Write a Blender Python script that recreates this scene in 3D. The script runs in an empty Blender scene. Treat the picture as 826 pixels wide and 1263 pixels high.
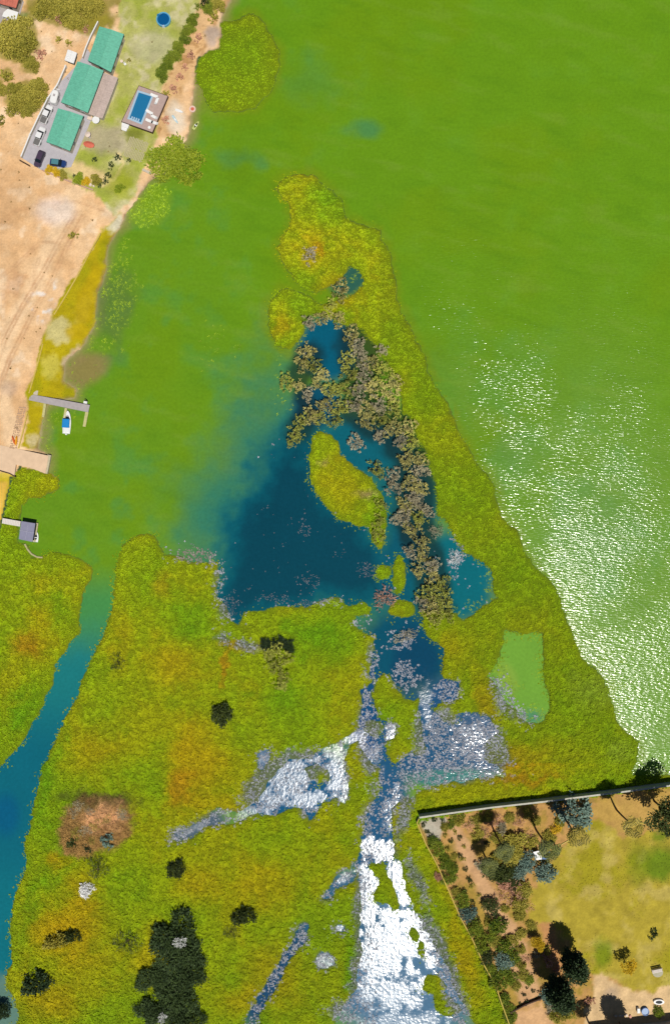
import bpy, bmesh, math, random
import numpy as np
from mathutils import Vector, Matrix

# ------------------------------------------------------------------ scene, camera, light
scene = bpy.context.scene
COL = scene.collection
S = 0.21          # metres on the ground per photograph pixel
H = 258.0         # flying height of the camera
CX, CY = 413.0, 631.5
cam_d = bpy.data.cameras.new('camera'); cam = bpy.data.objects.new('camera', cam_d); COL.objects.link(cam)
cam_d.sensor_fit = 'VERTICAL'; cam_d.sensor_height = 24.0
cam_d.lens = 12.0 / (CY * S / H)
cam_d.clip_start = 1.0; cam_d.clip_end = 6000.0
cam.location = (0, 0, H); cam.rotation_euler = (0, 0, 0)
scene.camera = cam

SUN = Vector((0.435, -0.90, 0)).normalized()
ELEV = math.radians(69.0)
sun_dir = Vector((SUN.x * math.cos(ELEV), SUN.y * math.cos(ELEV), math.sin(ELEV)))
world = bpy.data.worlds.new('World'); scene.world = world; world.use_nodes = True
wt = world.node_tree
bg = wt.nodes['Background']; bg.inputs['Strength'].default_value = 0.05
sky = wt.nodes.new('ShaderNodeTexSky'); sky.sky_type = 'NISHITA'; sky.sun_disc = False
sky.sun_elevation = ELEV; sky.sun_rotation = math.atan2(SUN.x, SUN.y)
sky.altitude = 1500
wt.links.new(sky.outputs[0], bg.inputs[0])
sl = bpy.data.lights.new('sun', 'SUN'); sl.energy = 5.0; sl.angle = math.radians(0.53); sl.color = (1.0, 0.95, 0.87)
so = bpy.data.objects.new('sun', sl); COL.objects.link(so); so.location = (60, -110, 200)
so.rotation_euler = sun_dir.to_track_quat('Z', 'Y').to_euler()
scene.view_settings.view_transform = 'Standard'; scene.view_settings.look = 'None'
scene.view_settings.exposure = 0.0; scene.view_settings.gamma = 1.0
scene.view_settings.use_curve_mapping = False

rnd = random.Random(7)
rng = np.random.default_rng(11)

# ------------------------------------------------------------------ coordinates and colour
def W(px, py, z=0.0):
    "point at height z that stands where the photograph shows it"
    f = (H - z) / H
    return Vector(((px - CX) * S * f, (CY - py) * S * f, z))

def lin1(c):
    c /= 255.0
    return c / 12.92 if c < 0.04045 else ((c + 0.055) / 1.055) ** 2.4
K = 1.62
def A(r, g, b, k=K):
    "surface colour of something that reads as (r,g,b) in full sun"
    return np.array([min(0.85, max(0.002, lin1(v) / k)) for v in (r, g, b)])
def A4(r, g, b, k=K):
    a = A(r, g, b, k); return (float(a[0]), float(a[1]), float(a[2]), 1.0)

# ------------------------------------------------------------------ numpy noise and shapes
def vnoise(x, y, seed):
    r = np.random.default_rng(seed); T = r.random((256, 256)).astype(np.float32)
    xi = np.floor(x).astype(int); yi = np.floor(y).astype(int)
    fx = x - xi; fy = y - yi
    fx = fx * fx * (3 - 2 * fx); fy = fy * fy * (3 - 2 * fy)
    x0 = xi & 255; x1 = (xi + 1) & 255; y0 = yi & 255; y1 = (yi + 1) & 255
    a = T[x0, y0] * (1 - fx) + T[x1, y0] * fx
    b = T[x0, y1] * (1 - fx) + T[x1, y1] * fx
    return a * (1 - fy) + b * fy
def fbm(x, y, scale, octv=4, seed=0):
    "about -1..1, feature size = scale (photo pixels)"
    v = 0; amp = 1.0; tot = 0; f = 1.0 / scale
    for o in range(octv):
        v = v + amp * (vnoise(x * f + 17.3 * o, y * f + 5.1 * o, seed * 13 + o) * 2 - 1); tot += amp
        amp *= 0.55; f *= 2.03
    return v / tot * 1.5
def sstep(a, b, x):
    t = np.clip((x - a) / (b - a), 0, 1); return t * t * (3 - 2 * t)
def poly_sd(px, py, poly, margin=70.0):
    "signed distance in pixels, positive inside"
    P = np.array(poly, dtype=np.float32)
    out = np.full(px.shape, -margin, np.float32)
    m = (px > P[:, 0].min() - margin) & (px < P[:, 0].max() + margin) & (py > P[:, 1].min() - margin) & (py < P[:, 1].max() + margin)
    x = px[m].astype(np.float32); y = py[m].astype(np.float32)
    d = np.full(x.shape, 1e9, np.float32); ins = np.zeros(x.shape, bool)
    n = len(P)
    for i in range(n):
        ax, ay = P[i]; bx, by = P[(i + 1) % n]
        ex, ey = bx - ax, by - ay
        wx = x - ax; wy = y - ay
        t = np.clip((wx * ex + wy * ey) / (ex * ex + ey * ey + 1e-9), 0, 1)
        d = np.minimum(d, (wx - ex * t) ** 2 + (wy - ey * t) ** 2)
        if ay != by:
            c = ((ay > y) != (by > y)) & (x < (bx - ax) * (y - ay) / (by - ay) + ax)
            ins ^= c
    d = np.sqrt(d)
    out[m] = np.clip(np.where(ins, d, -d), -margin, None)
    return out
def ell(px, py, cx, cy, rx, ry, ang=0.0):
    "approximate signed distance to an ellipse, pixels, positive inside"
    c, s = math.cos(math.radians(ang)), math.sin(math.radians(ang))
    dx = px - cx; dy = py - cy
    u = (dx * c + dy * s) / rx; v = (-dx * s + dy * c) / ry
    return (1 - np.sqrt(u * u + v * v)) * min(rx, ry)
def line_sd(px, py, pts, w0, w1=None):
    w1 = w0 if w1 is None else w1
    out = np.full(px.shape, -1e3); n = len(pts) - 1
    for i in range(n):
        ax, ay = pts[i]; bx, by = pts[i + 1]; ex, ey = bx - ax, by - ay
        t = np.clip(((px - ax) * ex + (py - ay) * ey) / (ex * ex + ey * ey), 0, 1)
        w = w0 + (w1 - w0) * (i + t) / n
        out = np.maximum(out, w - np.hypot(px - ax - ex * t, py - ay - ey * t))
    return out

# ------------------------------------------------------------------ traced outlines (photo pixels)
LAND = [(-30000,-30000),(900,-30000),(560,-2500),(400,-600),(330,-200),(290,-60),(283,0),(276,14),(272,30),(273,44),(272,58),(259,64),(248,72),(242,88),(241,103),(240,118),(238,132),(235,150),(232,165),(226,180),
        (212,200),(200,216),(186,222),(171,240),(161,256),(155,266),(149,280),(135,302),(131,316),(130,335),(122,359),(120,381),(116,402),(106,421),(98,432),
        (86,440),(79,453),(76,469),(85,476),(93,481),(92,490),(70,493),(57,500),(53,518),(49,532),(46,554),(62,562),(60,574),(57,584),(30,578),(19,588),
        (17,600),(10,636),(3,660),(-2,690),(-60,720),(-400,800),(-30000,900)]
M_LEFT = [(-60,575),(18,588),(22,574),(56,584),(72,590),(73,604),(64,609),(50,612),(35,612),(27,622),(24,636),(22,650),(22,668),(33,674),(40,688),(56,688),(58,682),(68,681),(88,684),(100,692),(112,700),(113,707),
          (108,720),(101,745),(97,770),(98,778),(88,788),(80,803),(70,820),(66,842),(55,855),(47,880),(38,895),(32,905),(20,925),(8,942),(-60,990),(-200,1100),(-700,1500),(-1500,3000),(-3000,30000),(-30000,30000),(-30000,800),(-400,720),(-60,640)]
M_WEST = [(142,699),(146,688),(150,675),(165,662),(180,657),(192,661),(198,672),(202,684),(224,686),(232,694),(253,695),(267,694),(270,710),(267,733),(279,747),(283,765),
          (296,771),(302,756),(325,752),(351,750),(389,746),(412,740),(430,746),(444,740),(456,749),(453,758),(436,758),(438,769),(453,784),(464,785),(460,798),(454,824),
          (458,839),(444,850),(445,879),(441,900),(440,912),(445,925),(458,942),(468,952),(470,972),(455,992),(449,1018),(441,1044),(438,1060),(440,1085),(443,1099),(446,1123),(443,1149),(443,1181),(441,1221),
          (423,1242),(411,1263),(395,1330),(360,1600),(300,3000),(0,30000),(-1500,30000),(-900,3000),(-300,1700),(-20,1400),(0,1330),(20,1263),(20,1239),(8,1204),(14,1182),(14,1141),(19,1107),(31,1069),(31,1064),(32,1040),(40,1013),(43,987),(48,957),
          (64,923),(79,896),(81,884),(96,860),(102,834),(115,810),(124,789),(131,767),(139,741),(142,717)]
M_PEN = [(462,842),(470,830),(481,830),(487,847),(496,862),(519,865),(516,879),(522,903),(525,920),(516,932),(507,926),(499,932),(487,943),(475,932),(475,914),(487,908),(487,897),
         (478,888),(470,885),(464,868),(460,853)]
M_EAST = [(341,233),(350,222),(366,216),(388,219),(401,228),(420,247),(426,269),(445,276),(467,282),(476,304),(486,332),(489,373),(505,401),(515,421),(525,455),(538,480),(552,500),(562,522),
          (581,560),(600,583),(619,640),(640,664),(657,697),(681,717),(693,750),(702,774),(711,798),(719,815),(740,828),(750,862),(760,892),(771,902),(788,917),(785,941),(779,958),(826,956),(900,950),(1300,900),(30000,600),(30000,30000),(1500,30000),(700,3000),(640,1600),(600,1330),
          (586,1263),(574,1245),(563,1221),(554,1198),(539,1169),(522,1140),(510,1117),(500,1094),(499,1070),(487,1056),(484,1033),(484,998),(500,985),(512,983),(516,972),(545,968),
          (589,961),(621,956),(618,949),(598,935),(600,920),(615,903),(606,885),(589,875),(569,879),(557,893),(545,888),(535,877),(539,868),(563,862),(566,842),(548,836),(542,816),
          (545,801),(528,784),(525,766),(520,750),(545,752),(560,758),(569,766),(579,760),(600,745),(613,738),(607,729),(608,705),(598,694),(580,685),(569,682),(563,668),(552,650),
          (540,636),(537,618),(538,612),(532,589),(529,560),(515,543),(509,522),(494,505),(494,482),(480,453),(462,429),(448,409),(425,392),(419,380),(430,365),(447,353),(450,345),
          (441,328),(430,328),(420,342),(408,352),(390,358),(376,357),(363,345),(347,323),(344,304),(360,272),(354,250)]
M_LOBE = [(331,370),(347,357),(385,364),(394,376),(388,386),(372,392),(375,405),(369,420),(357,433),(341,423),(331,401)]
M_LINK = [(385,364),(396,374),(410,372),(425,365),(440,385),(430,405),(405,392),(386,388)]
M_ISLE = [(381,540),(390,531),(404,534),(413,546),(419,560),(433,572),(445,580),(457,592),(473,612),(476,632),(478,650),(473,676),(462,670),(456,653),(441,650),(418,641),(398,618),(383,590),(380,565)]
M_SHORE = [(278,24),(292,23),(307,16),(318,18),(329,30),(335,48),(343,63),(344,83),(338,102),(329,118),(314,131),(294,138),(277,137),(261,135),(253,122),(244,102),(241,87),(244,72),(259,63),(272,59),(273,44),(272,30)]
M_DROWN = [(186,222),(200,228),(211,240),(207,262),(196,276),(176,280),(160,272),(158,258),(170,242)]
ISLETS = [(472,704,10,10,0),(494,714,7,18,10),(497,753,16,11,0),(461,897,12,11,0),(511,1152,6,9,-20),(520,1170,4,10,0),(492,700,8,12,0)]
ISLA = [(452,1067),(470,1065),(476,1076),(487,1097),(496,1117),(487,1121),(478,1114),(461,1111),(458,1105),(467,1094),(468,1085),(458,1076)]
ISLD = [(525,1201),(537,1201),(551,1216),(545,1224),(566,1239),(569,1248),(554,1253),(539,1245),(534,1227),(519,1219)]
C_PATCH = [(440,900),(415,915),(400,921),(386,935),(357,937),(342,953),(328,970),(319,990),(296,999),(270,996),(252,1011),(223,1022),(213,1031),(217,1040),(238,1034),(252,1021),
           (281,1017),(310,1005),(334,1008),(363,998),(377,1002),(384,1014),(389,1002),(395,990),(412,986),(425,995),(430,976),(425,938),(430,920),(446,915)]
C_PISLE = [(377,950),(389,942),(403,950),(406,964),(395,969),(380,961)]
C_LAGOON = [(619,780),(645,783),(669,781),(671,807),(669,831),(675,857),(675,875),(663,896),(645,890),(634,875),(622,863),(613,848),(600,832),(613,820),(619,807)]
C_LENS = [(526,667),(534,647),(552,655),(563,670),(569,682),(598,694),(608,705),(607,729),(600,743),(584,740),(579,760),(569,766),(560,758),(558,728),(549,705),(534,688)]
C_FORK = [(438,1058),(429,1067),(414,1076),(406,1091),(398,1104),(396,1110),(404,1110),(417,1093),(438,1087)]
STREAM = [(378,1145),(366,1160),(353,1183),(339,1207),(323,1234),(309,1260),(296,1300)]
DEEP = [(352,538),(376,540),(381,565),(398,618),(418,641),(441,650),(462,672),(473,680),(478,730),(444,738),(412,738),(389,745),(351,749),(302,754),(296,768),(284,760),(274,730),(284,690),(300,640),(318,600),(338,560)]
ORCH = [(517,1012),(556,1003.5),(607,996.5),(670,989.5),(734,981.5),(774,976),(826,969),(930,955),(930,1330),(650,1330),(624,1245),(597,1191),(580,1154),(568,1133),(539,1066),(525,1041),(515,1020)]
SAND_BR = [(730,1202),(742,1200),(750,1209),(760,1212),(775,1218),(800,1222),(812,1216),(840,1212),(930,1210),(930,1330),(716,1330),(720,1250),(728,1230)]
LAWN_R = [(694,1045),(720,1010),(745,1015),(765,1030),(800,1025),(930,1020),(930,1215),(812,1216),(800,1222),(775,1218),(760,1212),(742,1200),(730,1202),(716,1185),(705,1165),(680,1140),(655,1135),(648,1110),(665,1085)]

def fields(px, py):
    F = {}
    nx = fbm(px, py, 26, 4, 1) * 3.5 + fbm(px, py, 6, 2, 2) * 1.6
    ny = fbm(px, py, 26, 4, 3) * 3.5 + fbm(px, py, 6, 2, 4) * 1.6
    qx, qy = px + nx, py + ny
    F['q'] = (qx, qy)
    land = poly_sd(px + nx * .5, py + ny * .5, LAND, 120)
    mar = np.full(px.shape, -70.0, np.float32)
    for P in (M_LEFT, M_WEST, M_PEN, M_EAST, M_LOBE, M_LINK, M_ISLE, M_SHORE, ISLA, ISLD):
        mar = np.maximum(mar, poly_sd(qx, qy, P))
    cut = np.full(px.shape, -70.0, np.float32)
    for P in (C_PATCH, C_LAGOON, C_LENS, C_FORK):
        cut = np.maximum(cut, poly_sd(qx, qy, P))
    for e in [(325,935,7,14,25),(398,1183,11,11,0),(418,1145,7,6,0),(370,1154,9,17,25)]:
        cut = np.maximum(cut, ell(qx, qy, *e))
    cut = np.maximum(cut, line_sd(qx, qy, STREAM, 5, 8))
    mar = np.minimum(mar, -cut)
    for e in ISLETS: mar = np.maximum(mar, ell(qx, qy, *e))
    mar = np.maximum(mar, poly_sd(qx, qy, C_PISLE))
    orch = poly_sd(px, py, ORCH)
    F['land'] = land; F['marsh'] = mar; F['orch'] = orch
    F['deep'] = poly_sd(px + nx * 2, py + ny * 2, DEEP, 110)
    F['lagoon'] = poly_sd(qx, qy, C_LAGOON); F['lens'] = poly_sd(qx, qy, C_LENS)
    F['patch'] = poly_sd(qx, qy, C_PATCH)
    # the scum and dead-reed margins round the ponds
    z = np.full(px.shape, -50.0)
    for e in [(283,748,12,20,20),(276,787,9,8,0),(306,797,18,8,10),(240,684,26,10,5),(446,766,9,9,0),(458,815,7,24,0),(500,836,18,18,0),(553,852,18,14,0),
              (455,935,12,24,-20),(452,868,9,20,0),(482,901,8,12,0),(589,915,34,38,10),(548,900,20,34,0),(505,950,18,24,10),(530,940,24,24,0),(480,990,14,34,15),
              (226,1028,20,10,-25),(262,1010,36,10,-20),(300,1003,24,8,-10),(325,935,9,15,25),(398,1183,13,13,0),(418,1145,9,8,0),(424,1080,14,10,-40),(403,1105,10,8,-50),(370,1154,11,18,25),
              (350,960,60,30,-30),(415,955,16,36,0),(380,1000,10,12,0),(540,1165,14,50,-25),(560,1220,14,50,-20),(495,790,16,9,-10),(497,780,12,8,0),(450,1200,18,80,0),(445,1110,10,60,0),
              (620,860,12,26,-25),(640,882,16,9,30),(345,737,20,5,0),(390,742,30,4,0),(270,716,6,20,0),(430,1245,30,14,0),(563,690,7,22,0),(373,648,10,10,0),(380,715,14,7,0),
              (455,905,18,40,0),(600,930,30,30,0),(520,905,12,30,0),(560,935,50,20,0),(500,1000,10,40,10),(455,1000,8,40,10),(455,700,10,8,0),(545,962,60,7,-3),(515,1085,9,36,-20),(470,1050,26,14,0)]:
        z = np.maximum(z, ell(qx, qy, *e))
    z = np.maximum(z, line_sd(qx, qy, STREAM, 6, 8))
    F['dead'] = z
    return F

def over(col, c, w):
    w = np.clip(w, 0, 1)[..., None]
    return col * (1 - w) + np.asarray(c)[None, :] * w

UNDER = [None]
def terrain_colour(px, py, F):
    qx, qy = F['q']
    n1 = fbm(px, py, 60, 4, 21); n2 = fbm(px, py, 22, 4, 22); n3 = fbm(px, py, 7, 3, 23)
    # -------- marsh
    m = np.tile(A(134, 150, 9)[None, :], (px.size, 1))
    m = over(m, A(108, 144, 8), sstep(-0.1, 0.7, n1) * .55)
    m = over(m, A(152, 146, 8), sstep(-0.05, 0.6, -n1 + n2 * .4) * .5)
    m = over(m, A(92, 130, 10), sstep(0.3, 0.8, n2) * .35)
    def blob(c, lst, k=.78):
        nonlocal m
        for (x, y, rx, ry, a, w) in lst:
            d = ell(qx + n2 * 10, qy + n2 * 8, x, y, rx, ry, a)
            m = over(m, c, sstep(-0.1 * min(rx, ry), 0.9 * min(rx, ry), d + n3 * 3) * w * k)
    blob(A(178, 138, 6), [(220,820,60,50,0,.6),(240,940,50,80,10,.7),(120,930,50,60,0,.4),(90,1150,70,60,0,.8),(100,1100,30,40,0,.6),(70,1060,20,16,0,.7),(270,990,60,20,0,.3),(335,1090,70,50,0,.5),(250,1090,50,30,0,.4),
                          (190,1180,50,50,0,.5),(60,1230,60,40,0,.6),(385,310,26,30,0,.6),(420,360,34,40,10,.6),(350,400,20,28,0,.6),(425,600,40,60,-20,.35),(600,850,20,60,-20,.6),(340,1200,60,60,20,.5),
                          (555,1110,18,70,-20,.4),(578,1190,20,70,-22,.6),(50,780,30,50,0,.4),(60,720,40,20,0,.35),(670,930,90,30,0,.4),(560,800,30,40,0,.4),(300,1235,40,30,0,.5),(150,800,18,60,20,.3)])
    blob(A(170, 96, 20), [(225,975,26,40,10,.5),(30,790,26,26,0,.6),(275,820,6,34,0,.6),(245,680,26,10,0,.6),(290,795,40,8,5,.5),(630,935,60,22,0,.55),(600,880,20,40,0,.45),(650,960,60,10,-5,.6),(530,910,12,30,0,.3),(395,310,18,10,0,.4),(205,720,20,20,0,.35)])
    blob(A(62, 136, 4), [(590,1130,16,120,-26,.7),(540,1010,60,12,-8,.8),(560,1040,30,30,0,.3),(245,770,50,40,0,.45),(380,780,60,20,0,.5),(480,890,24,50,0,.5),(40,880,30,60,20,.6),(130,890,40,40,0,.3),(60,960,18,80,15,.55),(400,240,40,16,20,.4),
                        (290,70,50,40,0,.35),(620,700,40,80,-30,.35),(700,860,60,50,-30,.4),(350,860,70,30,0,.35),(310,700,40,20,0,.3),(410,800,40,40,0,.4),(520,880,12,12,0,.6),(430,1190,16,60,0,.7),(40,1120,14,80,10,.5),(300,110,40,30,0,.3)])
    br = poly_sd(qx, qy, [(84,996),(100,981),(124,976),(150,982),(165,998),(158,1026),(140,1046),(110,1054),(82,1050),(74,1034),(77,1014)])
    m = over(m, A(142, 108, 64), sstep(-7, 5, br + n3 * 6) * .95)
    m = over(m, A(60, 62, 30), sstep(-5, 3, ell(qx, qy, 126, 984, 44, 10, 4) + n3 * 4) * .6)
    m = over(m, A(204, 156, 112), sstep(-6, 8, ell(qx, qy, 130, 1008, 24, 18, -20) + n3 * 5) * .8)
    blob(A(170, 130, 110), [(455,612,18,12,0,.7),(402,570,12,7,0,.5),(476,740,16,10,0,.7)])
    blob(A(160, 170, 80), [(735,850,40,36,0,.35),(770,930,20,20,0,.3)])
    # grey dead mats show the mud
    m = over(m, A(96, 108, 96), sstep(-1, 6, F['dead'] + n3 * 3) * .75)
    m = over(m, A(108, 134, 8), .45 * (px > 470) * (py < 940) * sstep(-60, 40, px - 380 - (py - 300) * .35))
    m = over(m, A(116, 148, 6), .6 * (px > 238) * (py < 150) * (px < 400))
    m *= (1 + 0.09 * n3 + 0.05 * n2)[:, None]
    # -------- dry land on the left
    s = np.tile(A(232, 194, 150)[None, :], (px.size, 1))
    s = over(s, A(222, 178, 130), sstep(-.1, .6, n1 + n3 * .3) * .7)
    s = over(s, A(214, 170, 122), sstep(.1, .6, n2 + n3 * .4) * .4)
    s = over(s, A(240, 216, 186), sstep(.2, .7, -n2 + .3 * n3) * .6)
    road = line_sd(qx, qy, [(20,560),(8,500),(2,440),(25,385),(52,340),(70,290),(90,245),(120,215)], 9, 11)
    s = over(s, A(238, 205, 165), sstep(-5, 5, road) * .85)
    rut = np.minimum(np.abs(line_sd(qx, qy, [(-10,430),(14,400),(36,370),(52,320)], 0) + 1.5), 9)
    s = over(s, A(196, 156, 116), (1 - sstep(.4, 2.0, rut)) * .35)
    for pl_, w_ in (([(-10,470),(8,420),(30,378),(54,338),(74,300),(96,262)], .5), ([(-10,500),(18,436),(42,388),(66,346),(84,306),(104,268)], .45), ([(0,560),(-2,500),(14,440)], .4), ([(70,300),(52,300),(20,330),(-10,352)], .35), ([(130,262),(96,250),(60,252),(20,262),(-10,290)], .3)):
        for off in (-1.8, 1.8):
            rr_ = np.minimum(np.abs(line_sd(px + off, py + off * .4, pl_, 0)), 9)
            s = over(s, A(194, 150, 112), (1 - sstep(.5, 2.0, rr_)) * min(1, w_ * 1.7) * (.6 + .4 * n3))
    s = over(s, A(196, 150, 112), sstep(0, 10, ell(qx, qy, 20, 352, 22, 14, -50) + n3 * 5) * .5)
    s = over(s, A(200, 156, 110), sstep(0, 10, ell(qx, qy, 15, 250, 26, 40, 0) + n3 * 8) * .35)
    s = over(s, A(180, 156, 140), sstep(-2, 8, ell(qx, qy, 15, 480, 14, 12)) * .5)
    s = over(s, A(225, 225, 225), sstep(.1, .8, n3) * sstep(-3, 10, ell(qx, qy, 57, 372, 24, 30, 30)) * .7)
    s = over(s, A(228, 220, 220), sstep(-3, 12, ell(qx, qy, 70, 262, 30, 22)) * .5)
    brush = sstep(.25, .75, fbm(px, py, 12, 3, 31)) * sstep(70, 30, py)
    s = over(s, A(176, 128, 60), brush * .6)
    for (x, y, rx, ry, a) in [(90,18,56,20,5),(45,10,14,12,0),(20,48,32,30,0),(38,80,11,10,0),(33,121,24,18,-10),(10,94,7,10,0),(-5,112,12,14,0),(112,30,24,14,0),(140,4,24,7,0)]:
        s = over(s, A(140, 132, 42), sstep(-3, 3, ell(qx, qy, x, y, rx, ry, a) + n3 * 3) * .8)
    s = over(s, A(120, 140, 84), sstep(-3, 3, ell(qx, qy, 27, 24, 10, 7, -30)) * .7)
    # garden of the house
    gard = poly_sd(qx, qy, [(150,40),(145,10),(165,-30),(262,-30),(250,8),(246,26),(236,44),(222,66),(212,92),(203,112),(195,150),(196,168),(186,196),(172,222),(158,250),(140,268),(120,240),(88,222),(58,208),(92,182),(104,150),(128,146),(146,96),(137,88)])
    g = np.tile(A(176, 178, 98)[None, :], (px.size, 1))
    g = over(g, A(150, 164, 50), sstep(-.1, .6, n2 + .3 * n3) * .7)
    g = over(g, A(205, 196, 160), sstep(.1, .7, -n2 + .4 * n3) * .7)
    g = over(g, A(196, 186, 168), sstep(-5, 10, ell(qx, qy, 190, 60, 32, 22)) * .5)
    g = over(g, A(176, 164, 140), sstep(-6, 8, ell(qx, qy, 128, 172, 34, 18, 10)) * .8)
    g = over(g, A(120, 128, 40), sstep(-3, 5, ell(qx, qy, 166, 166, 14, 8, 20)) * .8)
    g = over(g, A(232, 200, 150), sstep(-4, 6, ell(qx, qy, 105, 214, 42, 10, 22)) * .8)
    g = over(g, A(228, 206, 150), (1 - sstep(1, 3, np.abs(line_sd(qx, qy, [(146,190),(150,205),(142,222),(130,234)], 0)))) * .8)
    g = over(g, A(150, 160, 20), sstep(-6, 6, ell(qx, qy, 150, 226, 14, 18, 20)) * .6)
    s = s * (1 - sstep(-2, 2, gard + n3 * 2)[:, None]) + g * sstep(-2, 2, gard + n3 * 2)[:, None]
    # bank between hedge and lake: pale dry stones and earth
    bank = line_sd(qx, qy, [(262,-20),(258,20),(246,50),(230,80),(218,105),(210,130),(206,160)], 14, 11)
    b = A(218, 178, 128)
    s = over(s, b, sstep(-4, 4, bank + n3 * 3) * .9)
    s = over(s, A(150, 106, 58), sstep(.1, .6, n3 + .3 * n2) * sstep(-2, 4, bank) * .6)
    s = over(s, A(226, 214, 196), sstep(-2, 8, ell(qx, qy, 218, 145, 14, 24)) * .8)
    s = over(s, A(176, 160, 150), sstep(-2, 5, ell(qx, qy, 262, 45, 10, 16, 10)) * .8)
    # grassy shore under the low wall
    st = poly_sd(qx, qy, [(150,262),(122,292),(100,330),(82,360),(67,388),(55,420),(46,455),(36,486),(35,520),(25,552),(48,556),(54,520),(60,500),(96,490),(80,465),(84,440),(105,424),(120,395),(128,350),(135,305),(152,275)])
    gs = np.tile(A(176, 160, 16)[None, :], (px.size, 1))
    gs = over(gs, A(150, 150, 10), sstep(-.2, .6, n2) * .7)
    for (x, y, rx, ry, a, c) in [(146,276,14,7,-50,(214,208,190)),(75,408,16,16,0,(206,196,140)),(64,452,10,14,0,(196,186,80)),(40,545,6,10,0,(205,190,150)),(88,442,6,14,40,(200,180,160)),(105,380,8,30,20,(178,168,80)),(62,500,14,6,0,(170,160,80))]:
        gs = over(gs, A(*c), sstep(-3, 4, ell(qx, qy, x, y, rx, ry, a) + n3 * 3) * .8)
    for (x, y, rx, ry, a) in [(116,345,8,20,15),(106,378,11,26,15),(97,412,14,10,0)]:
        gs = over(gs, A(182, 158, 2), sstep(-3, 3, ell(qx, qy, x, y, rx, ry, a)) * .9)
    w = sstep(-2, 1.5, st + n3 * 2)
    s = s * (1 - w[:, None]) + gs * w[:, None]
    # yellow mown strip, ramp area
    s = over(s, A(222, 182, 60), sstep(586, 592, py) * .85)
    s = over(s, A(190, 176, 30), sstep(581, 584, py) * sstep(597, 592, py) * .8)
    s = over(s, A(190, 176, 30), (1 - sstep(1, 5, np.abs(px - 12 + (py - 600) * .18))) * sstep(586, 592, py) * .7)
    s *= (1.17 + 0.07 * n3)[:, None] * np.array([1.0, .99, .96])[None, :]
    # under water near the left shore: brown mud
    mud = sstep(4, -2, F['land'] + n3 * 2)
    s = over(s, A(150, 128, 96), mud * .8)
    # -------- walled orchard
    o = np.tile(A(206, 160, 96)[None, :], (px.size, 1))
    o = over(o, A(176, 150, 56), sstep(-.2, .5, n2 + .3 * n3) * .7)
    o = over(o, A(128, 116, 50), sstep(.1, .7, n3 - .3 * n2) * .6)
    o = over(o, A(222, 176, 130), sstep(-3, 6, line_sd(qx, qy, [(560,1022),(590,1080),(615,1130),(636,1165),(650,1225)], 9, 16)) * .9)
    o = over(o, A(214, 150, 104), sstep(-3, 6, line_sd(qx, qy, [(600,1015),(625,1050),(635,1100),(672,1140),(690,1200),(700,1240)], 7, 9)) * .6)
    o = over(o, A(190, 188, 176), sstep(-2, 4, poly_sd(qx, qy, [(514,1010),(545,1004),(552,1010),(540,1040),(532,1042)])) * .8)
    lr = poly_sd(qx, qy, LAWN_R)
    gl = np.tile(A(184, 166, 58)[None, :], (px.size, 1))
    gl = over(gl, A(158, 152, 22), sstep(0, .6, n1 + .3 * n3) * .7)
    gl = over(gl, A(208, 188, 104), sstep(0, .7, -n2) * .6)
    gl = over(gl, A(84, 130, 8), sstep(-6, 12, ell(qx, qy, 812, 1065, 26, 24, 0)) * .8)
    gl = over(gl, A(92, 132, 20), sstep(-3, 6, ell(qx, qy, 812, 1032, 12, 9, 0)) * .7)
    gl = over(gl, A(120, 140, 20), sstep(-6, 8, ell(qx, qy, 786, 1064, 14, 26, 0)) * .6)
    gl = over(gl, A(116, 142, 10), sstep(-4, 8, ell(qx, qy, 742, 1175, 14, 22, 0)) * .8)
    w = sstep(-4, 4, lr + n3 * 4)[:, None]
    o = o * (1 - w) + gl * w
    top = sstep(-4, 6, poly_sd(qx, qy, [(720,1000),(740,985),(800,978),(930,960),(930,1018),(800,1024),(765,1030),(745,1015)]))
    o = over(o, A(204, 166, 88), top * .8)
    sb = sstep(-2, 3, poly_sd(qx, qy, SAND_BR) + n3 * 2)
    sc = np.tile(A(232, 198, 148)[None, :], (px.size, 1))
    sc = over(sc, A(196, 172, 150), sstep(-3, 8, ell(qx, qy, 752, 1226, 12, 8, 0)) * .6)
    o = o * (1 - sb[:, None]) + sc * sb[:, None]
    o = over(o, A(226, 180, 130), sstep(-1, 3, poly_sd(qx, qy, [(632,1247),(668,1236),(690,1270),(700,1340),(640,1340)])))
    o *= (1 + 0.14 * n3)[:, None]
    # -------- combine
    mw = sstep(-1.5, 1.0, F['marsh'])[:, None]
    lw = (F['land'] > -14)[:, None] * sstep(0.5, -0.5, np.where(F['land'] > 6, -3.0, F['marsh']))[:, None]
    bed = A(70, 96, 60)
    col = np.tile(bed[None, :], (px.size, 1))
    col = col * (1 - lw) + s * lw
    land_in = (F['land'] > 1.0) & ~((py > 575) & (F['marsh'] > 0) & (F['land'] < 3))
    mw2 = mw * (~land_in)[:, None]
    UNDER[0] = m
    col = col * (1 - mw2) + m * .9 * mw2       # the wet litter under the reeds is darker than the blades
    ow = sstep(-0.6, 0.6, F['orch'])[:, None]
    col = col * (1 - ow) + o * ow
    return np.clip(col, 0.002, 0.85), np.where(land_in, 0, mw[:, 0]) * (1 - ow[:, 0])

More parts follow.
